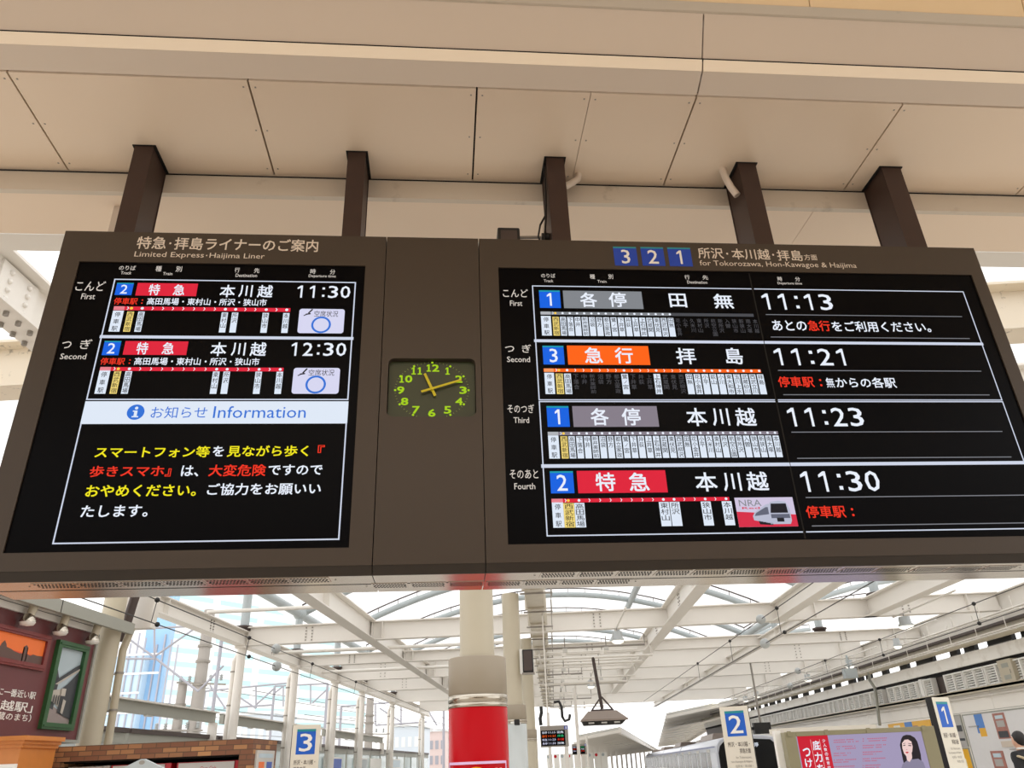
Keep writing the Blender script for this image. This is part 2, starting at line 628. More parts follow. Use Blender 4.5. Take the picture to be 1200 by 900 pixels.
# vaulted translucent roof over the tracks
def arch_z(X):
    if X <= 9.5:
        t = (X - 0.3) / 9.2
        return 6.8 + 2.3 * (1 - t * t)
    t = (X - 18.7) / 9.2
    return 6.8 + 2.3 * (1 - t * t)


mb = MB()
N = 44
for Y0 in range(0, 12):
    ya, yb = 9.6 + Y0 * 5.3, 9.6 + (Y0 + 1) * 5.3 - 0.06
    vs, fs = [], []
    for i in range(N + 1):
        X = -9.6 + i * (28.0 / N)
        vs += [(X, ya, arch_z(X) + 0.42), (X, yb, arch_z(X) + 0.42)]
    for i in range(N):
        fs.append((2 * i, 2 * i + 1, 2 * i + 3, 2 * i + 2))
    mb.add(vs, fs, M_MEMB, True)
struct(mb.build('ceiling.003', org=(4, 30, 8)))

# ================================================================== THE BOARDS
CA = (60, 270, 380 / 1200)
CB = (0, 460, 440 / 1200)
CK = (440, 400, 160 / 1200)
CC = (580, 280, 320 / 1200)
CD = (880, 280, 320 / 1200)
CE = (580, 460, 320 / 1200)
CF = (880, 460, 320 / 1200)
YS = D + 0.008


def P(c, x, y, yy=YS):
    q = atY(c[0] + x * c[2], c[1] + y * c[2], yy, AXB)
    return q.x, q.z


def T(mb, c, body, xl, yl, xr, yr, h, m, lvl=3, bold=0.012, yy=None, c2=None, keep=False):
    """lettering whose ink spans left-middle to right-middle, h tall (crop pixels)"""
    yb = YS if yy is None else yy
    c2 = c2 or c
    u0, za = P(c, xl, yl, yb)
    u1, zb = P(c2, xr, yr, yb)
    hm = abs(P(c, xl, yl + h / 2, yb)[1] - P(c, xl, yl - h / 2, yb)[1])
    z = (za + zb) / 2
    mb.text(body, u0, u1, z - hm / 2, z + hm / 2, yb - 0.0007 * lvl, m, bold, keep=keep)


def TP(name, parent, c, body, *a, **k):
    mb = MB()
    T(mb, c, body, *a, **k)
    return mb.build(name, parent)


def Q(mb, c, pts, m, lvl=1, yy=None, rectify=True):
    """a flat quad given by its four corners TL TR BR BL"""
    yb = YS if yy is None else yy
    p = [P(c, x, y, yb) for x, y in pts]
    y = yb - 0.0007 * lvl
    if rectify:
        u0 = (p[0][0] + p[3][0]) / 2
        u1 = (p[1][0] + p[2][0]) / 2
        z1 = (p[0][1] + p[1][1]) / 2
        z0 = (p[2][1] + p[3][1]) / 2
        mb.rect(u0, u1, z0, z1, y, m)
        return u0, u1, z0, z1
    mb.poly([(a, y, b) for a, b in p], m)


def LN(mb, a, b, t, m, lvl=2):
    """a thin line between two (u,z) points"""
    y = YS - 0.0007 * lvl
    d = Vector((b[0] - a[0], b[1] - a[1]))
    n = Vector((-d.y, d.x)).normalized() * t / 2
    d = d.normalized() * t / 2
    a = Vector(a) - d
    b = Vector(b) + d
    mb.poly([(p.x, y, p.y) for p in (a + n, a - n, b - n, b + n)], m)


def frame_mesh(u0, u1, z0, z1, hu0, hu1, hz0, hz1, y0, y1, m, back=True):
    mb = MB()
    mb.box(u0, hu0, y0, y1, z0, z1, m)
    mb.box(hu1, u1, y0, y1, z0, z1, m)
    mb.box(hu0, hu1, y0, y1, hz1, z1, m)
    mb.box(hu0, hu1, y0, y1, z0, hz0, m)
    if back:
        mb.box(hu0, hu1, y0 + 0.06, y1, hz0, hz1, m)
    return mb


ZT, ZBZ, ZU = 4.080, 2.374, 2.336
YB = 3.60
UL0, UL1 = -1.894, (P((0, 0, 1), 453, 279, D)[0] + P((0, 0, 1), 436, 671, D)[0]) / 2
UC1 = (P((0, 0, 1), 562, 283, D)[0] + P((0, 0, 1), 568, 668, D)[0]) / 2
UR1 = 2.933
GAP = 0.004

# ---- left information board
LB = thing('information_board', 'left dark bronze display cabinet with yellow and red notice on its screen', 'display board', ((UL0 + UL1) / 2, 3.42, ZU), 'B')
RB = thing('departure_board', 'right dark bronze departure board with four train rows on black screen', 'display board', ((UC1 + UR1) / 2, 3.42, ZU), 'B')
MBD = thing('clock_cabinet', 'plain narrow bronze cabinet between the two screens, with the clock set in it', 'cabinet', ((UC1 + UL1) / 2, 3.42, ZU), 'B')

sL = (-1.791, -0.402, 2.450, 3.896)
sR = (0.274, 2.862, 2.452, 3.899)
mb = frame_mesh(UL0, UL1 - GAP / 2, ZBZ, ZT, sL[0], sL[1], sL[2], sL[3], D, YB, M_CASE)
mb.build('casing', LB)
mb = frame_mesh(UC1 + GAP / 2, UR1, ZBZ, ZT, sR[0], sR[1], sR[2], sR[3], D, YB, M_CASE)
mb.build('casing', RB)
# clock opening
KQ = [P(CK, x, y, D) for x, y in ((112, 150), (878, 150), (887, 662), (98, 662))]
ku0, ku1 = (KQ[0][0] + KQ[3][0]) / 2, (KQ[1][0] + KQ[2][0]) / 2
kz1, kz0 = (KQ[0][1] + KQ[1][1]) / 2, (KQ[2][1] + KQ[3][1]) / 2


def rrect(u0, u1, z0, z1, r, n=6):
    pts = []
    for cx, cz, a0 in ((u1 - r, z1 - r, 0), (u0 + r, z1 - r, 90), (u0 + r, z0 + r, 180), (u1 - r, z0 + r, 270)):
        for k in range(n + 1):
            a = math.radians(a0 + 90 * k / n)
            pts.append((cx + r * math.cos(a), cz + r * math.sin(a)))
    return pts


mb = MB()
inn = rrect(ku0, ku1, kz0, kz1, 0.03)
n = len(inn)
u0, u1, z0, z1 = UL1 + GAP / 2, UC1 - GAP / 2, ZBZ, ZT
out = []
q = n // 4
cor = [(u1, z1), (u0, z1), (u0, z0), (u1, z0)]
vs = [(a, D, b) for a, b in inn] + [(a, D + 0.05, b) for a, b in inn] + [(a, D, b) for a, b in cor]
fs = []
for k in range(n):
    k2 = (k + 1) % n
    fs.append((k, k2, n + k2, n + k))
for s_ in range(4):
    for k in range(q - 1):
        fs.append((2 * n + s_, s_ * q + k + 1, s_ * q + k))
    fs.append((2 * n + s_, 2 * n + (s_ + 1) % 4, (s_ * q + q) % n, s_ * q + q - 1))
mb.add(vs, fs, M_CASE)
mb.poly([(u0, D, z0), (u0, YB, z0), (u0, YB, z1), (u0, D, z1)], M_CASE)
mb.poly([(u1, D, z0), (u1, YB, z0), (u1, YB, z1), (u1, D, z1)], M_CASE)
mb.poly([(u0, D, z1), (u1, D, z1), (u1, YB, z1), (u0, YB, z1)], M_CASE)
mb.poly([(u0, D, z0), (u1, D, z0), (u1, YB, z0), (u0, YB, z0)], M_CASE)
mb.poly([(u0, YB, z0), (u1, YB, z0), (u1, YB, z1), (u0, YB, z1)], M_CASE)
mb.build('casing', MBD)

# lower lip + aluminium underside + perforated vents
def underside(root, u0, u1, vents):
    mb = MB()
    mb.prism([(u0 + 0.002, D + 0.004, ZBZ), (u0 + 0.002, D + 0.024, ZU), (u0 + 0.002, D + 0.03, ZU), (u0 + 0.002, D + 0.03, ZBZ)], (u1 - u0 - 0.004, 0, 0), M_LIPSHADE)
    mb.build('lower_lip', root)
    mb = MB()
    mb.box(u0 + 0.002, u1 - 0.002, D + 0.03, YB, ZU, ZBZ, M_ALU)
    mb.box(u0 + 0.01, u1 - 0.01, D + 0.19, D + 0.192, ZU - 0.0015, ZU, M_SEAM)
    tray = mb.build('underside_tray', root)
    tray['label'] = 'bare aluminium underside'
    for (px, py, w) in vents:
        c = atZ(px, py, ZU, AXB)
        mb = MB()
        hw, hd = w / 2, 0.042
        mb.box(c.x - hw - 0.006, c.x + hw + 0.006, c.y - hd - 0.006, c.y + hd + 0.006, ZU - 0.002, ZU, M_ALU)
        nx, ny = 11, 4
        for i in range(nx):
            for j in range(ny):
                sh = 0.25 if j % 2 else -0.25
                x = c.x - hw + (i + 0.5 + sh * 0.8) * (2 * hw / nx)
                y = c.y - hd + (j + 0.5) * (2 * hd / ny)
                a, b = hw / nx * 0.62, hd / ny * 0.54
                mb.add([(x - a, y - b, ZU - 0.0026), (x + a, y - b, ZU - 0.0026), (x + a, y + b, ZU - 0.0026), (x - a, y + b, ZU - 0.0026)], [(0, 1, 2, 3)], M_HOLE)
        for sx in (-1, 1):
            x = c.x + sx * (hw + 0.03)
            mb.add([(x - .004, c.y - .004, ZU - .0024), (x + .004, c.y - .004, ZU - .0024), (x + .004, c.y + .004, ZU - .0024), (x - .004, c.y + .004, ZU - .0024)], [(0, 1, 2, 3)], M_HOLE)
        mb.build('vent_grille', root)


def pc(c, x, y):
    return c[0] + x * c[2], c[1] + y * c[2]


underside(LB, UL0, UL1, [(*pc(CB, x, y), 0.155) for x, y in ((182, 617), (318, 614), (455, 611), (590, 608), (727, 605), (860, 602), (990, 599))])
underside(MBD, UL1, UC1, [(457, 686, 0.145), (502, 685, 0.145), (546, 684, 0.145)])
underside(RB, UC1, UR1, [(590.5, 683.6, 0.145), (634, 682.6, 0.145), (677, 682, 0.145), (719, 681.3, 0.145)]
          + [(*pc(CE, x, y), 0.145) for x, y in ((277, 800), (445, 797), (615, 794), (780, 792), (945, 789), (1110, 787))]
          + [(*pc(CF, x, y), 0.145) for x, y in ((145, 785), (305, 781), (468, 779), (625, 778), (785, 776), (935, 774), (1090, 770))])

# ---- screens
for root, s_ in ((LB, sL), (RB, sR)):
    mb = MB()
    mb.box(s_[0], s_[1], YS, D + 0.05, s_[2], s_[3], M_SCREEN)
    if root is RB:
        a = P((0, 0, 1), 883, 337)
        b = P((0, 0, 1), 943.7, 623.5)
        LN(mb, (1.6105, sR[2] + .01), (1.6105, sR[3] - .01), 0.007, M_SEAM, 0.6)
    scr = mb.build('screen', root)
    scr['label'] = 'black display screen'
    if root is LB:
        SL = scr
    else:
        SR = scr

# ---- printed lettering on the casings
TP('header_lettering', LB, CA, '特急', 318, 45, 427, 47, 46, M_SIGNLET, 1, 0.012, D)
TP('header_lettering', LB, CA, '・', 437, 48, 445, 48, 8, M_SIGNLET, 1, 0.0, D)
TP('header_lettering', LB, CA, '拝島ライナーのご案内', 457, 47, 988, 59, 46, M_SIGNLET, 1, 0.012, D)
TP('header_lettering', LB, CA, 'Limited Express', 308, 91, 565, 94, 25, M_SIGNLET, 1, 0.0, D)
TP('header_lettering', LB, CA, '・', 573, 93, 578, 93, 5, M_SIGNLET, 1, 0.0, D)
TP('header_lettering', LB, CA, 'Haijima Liner', 586, 96, 790, 98, 24, M_SIGNLET, 1, 0.0, D)
TP('header_lettering', RB, CC, '所沢', 892, 62, 1003, 64, 47, M_SIGNLET, 1, 0.009, D)
TP('header_lettering', RB, CC, '・', 1016, 65, 1025, 65, 9, M_SIGNLET, 1, 0.0, D)
TP('header_lettering', RB, CC, '本川越', 1040, 66, 82, 69, 47, M_SIGNLET, 1, 0.009, D, CD)
TP('header_lettering', RB, CD, '・', 93, 70, 102, 70, 9, M_SIGNLET, 1, 0.0, D)
TP('header_lettering', RB, CD, '拝島', 114, 72, 226, 74, 47, M_SIGNLET, 1, 0.009, D)
TP('header_lettering', RB, CD, '方面', 233, 80, 290, 82, 25, M_SIGNLET, 1, 0.006, D)
TP('header_lettering', RB, CC, 'for Tokorozawa, Hon-Kawagoe & Haijima', 900, 108, 464, 121, 29, M_SIGNLET, 1, 0.0, D, CD)


def number_tile(mb, c, quad, digit, blue, teal, white, lvl=1, yy=None, strip=0.08):
    u0, u1, z0, z1 = Q(mb, c, quad, blue, lvl, yy)
    yb = (YS if yy is None else yy) - 0.0007 * lvl
    h = z1 - z0
    mb.rect(u0, u1, z1 - h * strip, z1, yb - 0.0004, teal)
    w = u1 - u0
    if digit == '1':
        mb.one(u0 + w * 0.36, u0 + w * 0.58, z0 + h * 0.12, z0 + h * 0.84, yb - 0.0007, white, st=0.13)
    else:
        mb.text(digit, u0, u1, z0 + h * 0.11, z0 + h * 0.84, yb - 0.0007, white, 0.006, keep=True)


for d_, quad in (('3', ((518, 34), (620, 36), (630, 119), (528, 117))), ('2', ((640, 36), (738, 37), (750, 119), (648, 118))), ('1', ((758, 38), (857, 39), (870, 121), (767, 120)))):
    mb = MB()
    number_tile(mb, CC, quad, d_, M_NAVY, M_PTEAL, M_PWHITE, 1, D)
    mb.build('platform_number_tile', RB)['label'] = 'blue tile reading ' + d_

# ---- margin lettering on the screens
mb = MB()
for body, a in (('のりば', (252, 138, 313, 140, 17)), ('Track', (258, 157, 297, 158, 11)), ('種', (387, 142, 409, 142, 20)), ('別', (462, 143, 484, 143, 20)),
                ('Train', (414, 160, 449, 161, 11)), ('行', (679, 147, 698, 147, 18)), ('先', (751, 149, 771, 149, 18)), ('Destination', (683, 166, 762, 168, 12)),
                ('時', (959, 152, 979, 152, 18)), ('分', (1032, 154, 1051, 154, 18)), ('Departure time', (953, 169, 1053, 172, 13)),
                ('こんど', (92, 205, 200, 207, 36)), ('First', (112, 244, 163, 245, 21)), ('つ', (40, 424, 75, 424, 26)), ('ぎ', (108, 421, 150, 421, 36)), ('Second', (34, 466, 130, 467, 21))):
    TP('heading_lettering', SL, CA, body, *a, M_SIDELET, 1, 0.004)
mb = MB()
for body, a in (('のりば', (203, 161, 265, 162, 18)), ('Track', (215, 184, 256, 185, 12)), ('種', (417, 166, 439, 166, 20)), ('別', (498, 166, 519, 166, 20)),
                ('Train', (450, 187, 490, 187, 12)), ('行', (833, 168, 855, 168, 19)), ('先', (912, 170, 936, 170, 19)), ('Destination', (845, 190, 932, 191, 13)),
                ('こんど', (35, 238, 145, 239, 35)), ('First', (66, 283, 120, 283, 23)), ('つ', (45, 484, 85, 484, 26)), ('ぎ', (119, 482, 159, 482, 36)), ('Second', (53, 529, 154, 530, 24))):
    TP('heading_lettering', SR, CC, body, *a, M_SIDELET, 1, 0.004)
for body, a in (('時', (117, 176, 137, 176, 19)), ('分', (194, 177, 215, 177, 19)), ('Departure time', (117, 195, 224, 198, 14))):
    TP('heading_lettering', SR, CD, body, *a, M_SIDELET, 1, 0.004)
for body, a in (('そのつぎ', (55, 70, 172, 72, 38)), ('Third', (82, 121, 150, 122, 25)), ('そのあと', (65, 358, 190, 359, 40)), ('Fourth', (85, 412, 177, 412, 27))):
    TP('heading_lettering', SR, CE, body, *a, M_SIDELET, 1, 0.004)

# ---- white border lines
t = 0.0062
mb = MB()
u0, u1 = -1.607, -0.4475
zt = P(CA, 232, 180)[1] / 2 + P(CA, 1128, 195)[1] / 2
zr = P(CA, 188, 393)[1] / 2 + P(CA, 1110, 401)[1] / 2
z2 = P(CA, 130, 627)[1] / 2 + P(CA, 1098, 625)[1] / 2
zi1 = P(CB, 275, 28)[1] / 2 + P(CB, 1112, 28)[1] / 2
zi0 = P(CB, 262, 101)[1] / 2 + P(CB, 1103, 99)[1] / 2
zn = P(CB, 170, 485)[1] / 2 + P(CB, 1083, 467)[1] / 2
for z, k in ((zt, t), (zr, 0.016), (z2, t), (zn, t)):
    LN(mb, (u0, z), (u1, z), k, M_LINE)
for u in (u0, u1):
    LN(mb, (u, zt), (u, z2), t, M_LINE)
    LN(mb, (u, zi0), (u, zn), t, M_LINE)
mb.build('border_lines', SL)
mb = MB()
mb.rect(u0 - 0.004, u1 + 0.004, zi0, zi1, YS - 0.0007, M_BAR)
c0 = P(CB, 434, 63)
rr = abs(P(CB, 462, 63)[0] - P(CB, 406, 63)[0]) / 2
mb.disc(c0[0], c0[1], rr, YS - 0.0014, M_BLUET)
mb.disc(c0[0] + rr * 0.03, c0[1] + rr * 0.52, rr * 0.19, YS - 0.0021, M_BAR)
mb.rect(c0[0] - rr * 0.16, c0[0] + rr * 0.20, c0[1] - rr * 0.62, c0[1] + rr * 0.2, YS - 0.0021, M_BAR)
mb.rect(c0[0] - rr * 0.34, c0[0], c0[1] + rr * 0.04, c0[1] + rr * 0.2, YS - 0.0021, M_BAR)
mb.rect(c0[0] - rr * 0.36, c0[0] + rr * 0.4, c0[1] - rr * 0.68, c0[1] - rr * 0.52, YS - 0.0021, M_BAR)
T(mb, CB, 'お知らせ', 483, 65, 663, 63, 38, M_BLUET, 3, 0.002)
T(mb, CB, 'Information', 683, 62, 978, 64, 38, M_BLUET, 3, -0.004)
mb.build('information_bar', SL)['label'] = 'pale bar with a blue heading'

mb = MB()
for body, a, m in (('スマートフォン等', (305, 192, 671, 189, 36), M_YELT), ('を', (681, 188, 716, 188, 33), W_), ('見ながら歩く', (727, 188, 986, 187, 36), M_YELT), ('『', (1016, 181, 1038, 181, 25), M_REDT),
                   ('歩きスマホ』', (288, 253, 548, 251, 36), M_REDT), ('は、', (580, 251, 636, 251, 35), W_), ('大変危険', (668, 249, 850, 249, 38), M_REDT), ('ですので', (858, 248, 1031, 247, 34), W_),
                   ('おやめください。', (275, 315, 628, 313, 38), M_YELT), ('ご協力をお願いい', (663, 310, 1026, 307, 38), W_), ('たします。', (260, 380, 474, 379, 38), W_)):
    TP('notice_lettering', SL, CB, body, *a, m, 3, 0.016)['label'] = {M_YELT: 'lit yellow words', M_REDT: 'lit red words', W_: 'lit white words'}[m]

# ---- rows of trains
ST = ['西武新宿', '高田馬場', '下落合', '中井', '新井薬師前', '沼袋', '野方', '都立家政', '鷺ノ宮', '下井草', '井荻', '上井草', '上石神井', '武蔵関', '東伏見', '西武柳沢', '田無',
      '花小金井', '小平', '久米川', '東村山', '所沢', '航空公園', '新所沢', '入曽', '狭山市', '新狭山', '南大塚', '本川越']
ST2 = ST[:19] + ['萩山', '小川', '東大和市', '玉川上水', '武蔵砂川', '西武立川', '拝島']


def vlabel(mb, u, z1, z0, w, body, bg, ink, lvl=2, wide=False):
    """an upright station label, characters stacked"""
    y = YS - 0.0007 * lvl
    if bg is not None:
        mb.rect(u - w / 2, u + w / 2, z0, z1, y, bg)
    h = z1 - z0
    n_ = len(body)
    cell = min(h * 0.96 / n_, h / 4 * 1.02) if not wide else h / 3
    pw = w * 0.39 if not wide else w * 0.26
    for k, ch in enumerate(body):
        zc = z1 - h * 0.02 - cell * (k + 0.5)
        if ch == 'ノ':
            mb.text(ch, u - pw * 0.6, u + pw * 0.6, zc - cell * 0.3, zc + cell * 0.3, y - 0.0007, ink, 0.0)
            continue
        kk = 0.45 if not wide else 0.33
        mb.text(ch, u - pw, u + pw, zc - cell * kk, zc + cell * kk, y - 0.0007, ink, 0.004)


def chevron(mb, u, z, s_, y, m):
    a, b = s_ * 0.6, s_ * 0.5
    mb.poly([(u - a, y, z + s_), (u - a + b, y, z + s_), (u + a, y, z), (u + a - b, y, z)], m)
    mb.poly([(u + a - b, y, z), (u + a, y, z), (u - a + b, y, z - s_), (u - a, y, z - s_)], m)


def strip(screen, c, c2, bar, hb, xd, ltop, lbot, lw, head, names, white, barm, headm, chev, upto=None, dimtext=True, xs=None):
    """route bar with dots and the upright station names below it"""
    mb = MB()
    (xa, ya), (xb, yb_) = bar
    ua, za = P(c, xa, ya)
    ub, zb = P(c2, xb, yb_)
    z = (za + zb) / 2
    h = abs(P(c, xa, ya - hb / 2)[1] - P(c, xa, ya + hb / 2)[1])
    y1 = YS - 0.0007
    if upto is not None:
        ue = P(c, upto, ya)[0]
        mb.rect(ua, ue, z - h / 2, z + h / 2, y1, barm)
        mb.rect(ue, ub, z - h / 2, z + h / 2, y1, M_DIMBAR)
    else:
        mb.rect(ua, ub, z - h / 2, z + h / 2, y1, barm)
    uh0, uh1 = P(c, head[0], ya)[0], P(c, head[1], ya)[0]
    mb.rect(uh0, uh1, z - h / 2, z + h / 2, y1 - 0.0007, headm)
    uq = P(c, xd[0], ya)[0]
    chevron(mb, (uh1 + uq) / 2, z, h * 0.42, y1 - 0.0014, W_)
    us = []
    for i, x in enumerate(xd):
        cc = c
        if isinstance(x, tuple):
            cc, x = x
        u = P(cc, x, ya)[0]
        us.append(u)
    if xs is not None:                     # evenly spaced stations
        us = [us[0] + (us[1] - us[0]) * i / (len(names) - 1) for i in range(len(names))]
    for i, u in enumerate(us):
        if i == 0:
            mb.disc(u, z, h * 0.36, y1 - 0.0014, M_DOTY, n=12)
        elif i in white:
            mb.disc(u, z, h * 0.36, y1 - 0.0014, W_, n=12)
        elif chev is True:
            chevron(mb, u, z, h * 0.42, y1 - 0.0014, W_)
    if chev not in (True, False):
        for x in chev:
            chevron(mb, P(c, x, ya)[0], z, h * 0.42, y1 - 0.0014, W_)
    mb.build('route_line', screen)
    z1 = P(c, xa, ltop)[1]
    z0 = P(c, xa, lbot)[1]
    w = lw if xs is None else (us[1] - us[0]) * 0.83
    mb = MB()
    vlabel(mb, (uh0 + uh1) / 2, z1 + (z1 - z0) * 0.04, z0, (uh1 - uh0), '停車駅', M_BAR, M_INK, wide=True)
    mb.build('strip_heading', screen)
    for i, u in enumerate(us):
        mb = MB()
        if i == 0:
            vlabel(mb, u, z1, z0, w * 1.05, names[i], M_YEL, M_INK)
            mb.build('station_name_plate', screen)['label'] = 'yellow name plate'
        elif i in white:
            vlabel(mb, u, z1, z0, w, names[i], M_BAR, M_INK)
            mb.build('station_name_plate', screen)
        elif dimtext and len(names) > 6:
            vlabel(mb, u, z1, z0, w, names[i], None, M_DIM)
            mb.build('station_name_plate', screen)['label'] = 'dimmed name on black'


def row(screen, c, tile, digit, tquad, tm, ttext, dest, cdest, time, ctime, th, tlabel):
    mb = MB()
    number_tile(mb, c, tile, digit, M_BLUE, M_TEAL, W_)
    mb.build('track_number_tile', screen)['label'] = 'lit blue tile reading ' + digit
    mb = MB()
    Q(mb, c, tquad, tm, 1)
    for body, xl, xr, yc, h in ttext:
        T(mb, c, body, xl, yc, xr, yc, h, W_, 3, 0.016)
    mb.build('train_type_tile', screen)['label'] = tlabel
    for body, xl, xr, yc, h, cc in dest:
        TP('destination_lettering', screen, cc, body, xl, yc, xr, yc, h, W_, 2, 0.014)
    mb = MB()
    ua, za = P(ctime, time[1], time[2])
    ub, zb = P(ctime, time[3], time[4])
    hm = abs(P(ctime, time[1], time[2] - th / 2)[1] - P(ctime, time[1], time[2] + th / 2)[1])
    mb.clocktime(time[0], ua, ub, (za + zb - hm) / 2, (za + zb + hm) / 2, YS - 0.0014, W_)
    mb.build('departure_time', screen)


# left board rows
row(SL, CA, ((243, 194), (306, 195), (297, 240), (236, 239)), '2', ((320, 195), (543, 197), (537, 244), (312, 241)), M_RED,
    (('特', 362, 403, 220, 41), ('急', 453, 495, 221, 40)), (('本', 625, 681, 225, 46, CA), ('川', 695, 745, 225, 44, CA), ('越', 764, 820, 226, 46, CA)), CA,
    ('11:30', 911, 226, 1107, 230), CA, 45, 'lit red tile, white characters')
row(SL, CA, ((197, 409), (259, 410), (250, 462), (188, 462)), '2', ((274, 410), (506, 411), (502, 461), (266, 461)), M_RED,
    (('特', 317, 359, 437, 45), ('急', 412, 456, 437, 44)), (('本', 591, 649, 440, 51, CA), ('川', 668, 719, 440, 48, CA), ('越', 737, 796, 440, 51, CA)), CA,
    ('12:30', 889, 440, 1092, 441), CA, 49, 'lit red tile, white characters')
mb = MB()
TP('stop_list_lettering', SL, CA, '停車駅', 233, 262, 320, 263, 25, M_REDT, 2, 0.014)
TP('stop_list_lettering', SL, CA, ':', 334, 264, 340, 264, 16, M_REDT, 2, 0.014)
TP('stop_list_lettering', SL, CA, '高田馬場・東村山・所沢・狭山市', 355, 263, 798, 267, 26, W_, 2, 0.014)
TP('stop_list_lettering', SL, CA, '停車駅', 183, 485, 273, 485, 26, M_REDT, 2, 0.014)
TP('stop_list_lettering', SL, CA, ':', 288, 486, 294, 486, 17, M_REDT, 2, 0.014)
TP('stop_list_lettering', SL, CA, '高田馬場・東村山・所沢・狭山市', 308, 485, 771, 486, 28, W_, 2, 0.014)
N5 = ['西武新宿', '高田馬場', '東村山', '所沢', '狭山市', '本川越']
strip(SL, CA, CA, ((232, 287), (885, 296)), 14, [298, 338, 646, 684, 797, 873], 300, 375, 0.030, (232, 272), N5, {1, 2, 3, 4, 5}, M_RED, M_PINK,
      [377, 415, 452, 490, 530, 568, 607, 720, 757, 835])
strip(SL, CA, CA, ((181, 513), (860, 515)), 14, [249, 290, 613, 652, 770, 848], 521, 605, 0.030, (181, 221), N5, {1, 2, 3, 4, 5}, M_RED, M_PINK,
      [330, 370, 411, 450, 491, 530, 572, 691, 731, 809])
for k, (quad, tx, ic, rc) in enumerate(((((918, 290), (1086, 292), (1082, 382), (912, 380)), (974, 308, 1062, 311, 22), (955, 305), (999, 350)),
                                        (((898, 508), (1070, 510), (1063, 606), (889, 604)), (953, 527, 1048, 527, 23), (934, 526), (979, 571)))):
    mb = MB()
    p4 = [P(CA, *p) for p in quad]
    a, b = (p4[0][0] + p4[3][0]) / 2, (p4[1][0] + p4[2][0]) / 2
    e, g = (p4[2][1] + p4[3][1]) / 2, (p4[0][1] + p4[1][1]) / 2
    mb.poly([(x, YS - 0.0007, z) for x, z in rrect(a, b, e, g, 0.014)], M_LAV)
    T(mb, CA, '空席状況', *tx, M_INK, 3, 0.0)
    c0 = P(CA, *ic)
    for dx, dz, l, w_, an in ((0.006, 0.008, 0.03, 0.007, 0.9), (-0.004, -0.008, 0.024, 0.007, 0.15), (-0.018, -0.014, 0.016, 0.005, 0.5)):
        v = Vector((math.cos(an), math.sin(an))) * l / 2
        w2 = Vector((-math.sin(an), math.cos(an))) * w_ / 2
        cc = Vector((c0[0] + dx, c0[1] + dz))
        mb.poly([(p.x, YS - 0.0021, p.y) for p in (cc - v - w2, cc + v - w2, cc + v + w2, cc - v + w2)], M_INK)
    c0 = P(CA, *rc)
    mb.ring(c0[0], c0[1], 0.037, 0.047, YS - 0.0021, M_BLUET)
    mb.build('seat_status_panel', SL)['label'] = 'pale rounded panel with blue ring'

# right board rows
row(SR, CC, ((193, 226), (284, 227), (291, 304), (198, 303)), '1', ((298, 229), (643, 230), (653, 307), (304, 306)), M_GREY,
    (('各', 374, 448, 268, 64), ('停', 500, 577, 268, 64)), (('田', 766, 841, 271, 60, CC), ('無', 961, 1046, 274, 64, CC)), CC, ('11:13', 50, 276, 356, 278), CD, 70, 'lit grey tile, white characters')
row(SR, CC, ((208, 470), (300, 470), (307, 552), (214, 552)), '3', ((316, 469), (673, 471), (683, 554), (322, 553)), M_ORANGE,
    (('急', 394, 472, 512, 70), ('行', 527, 606, 513, 70)), (('拝', 796, 882, 515, 72, CC), ('島', 1012, 1088, 515, 72, CC)), CC, ('11:21', 103, 517, 410, 521), CD, 74, 'lit orange tile, white characters')
row(SR, CE, ((225, 60), (322, 60), (330, 151), (233, 151)), '1', ((338, 60), (711, 60), (721, 151), (347, 151)), M_GREYV,
    (('各', 420, 499, 107, 76), ('停', 557, 639, 107, 76)), (('本', 842, 930, 108, 80, CE), ('川', 954, 1028, 108, 76, CE), ('越', 1056, 1145, 108, 80, CE)), CE, ('11:23', 162, 107, 492, 109), CF, 82, 'lit grey-violet tile, white characters')
row(SR, CE, ((240, 346), (342, 346), (350, 443), (247, 443)), '2', ((358, 343), (748, 343), (760, 441), (367, 441)), M_RED,
    (('特', 442, 529, 393, 82), ('急', 589, 676, 393, 82)), (('本', 880, 975, 393, 84, CE), ('川', 1002, 1080, 393, 80, CE), ('越', -20 , 74, 390, 84, CF)), CE, ('11:30', 220, 390, 564, 391), CF, 90, 'lit red tile, white characters')
strip(SR, CC, CC, ((200, 328), (1136, 334)), 13, [265, 1135], 342, 425, 0.066 * 0.72, (201, 244), ST, set(range(1, 17)), M_GREY, M_LGREY, False, upto=771, xs=True)
strip(SR, CC, CC, ((214, 578), (1168, 580)), 15, [281, 1160], 592, 682, 0.080 * 0.68, (216, 258), ST2, {1, 8, 12} | set(range(16, 26)), M_ORANGE, M_PEACH, True, xs=True)
strip(SR, CE, CF, ((232, 179), (119, 179)), 15, [301, (CF, 105)], 193, 291, 0.066 * 0.76, (232, 278), ST, set(range(1, 29)), M_GREYV, M_LGREY, False, xs=True)
strip(SR, CE, CE, ((248, 473), (1030, 470)), 17, [322, 369, 740, 787, 924, 1016], 487, 595, 0.046, (249, 298), N5, {1, 2, 3, 4, 5}, M_RED, M_PINK,
      [415, 462, 508, 555, 601, 648, 694, 832, 878, 969])

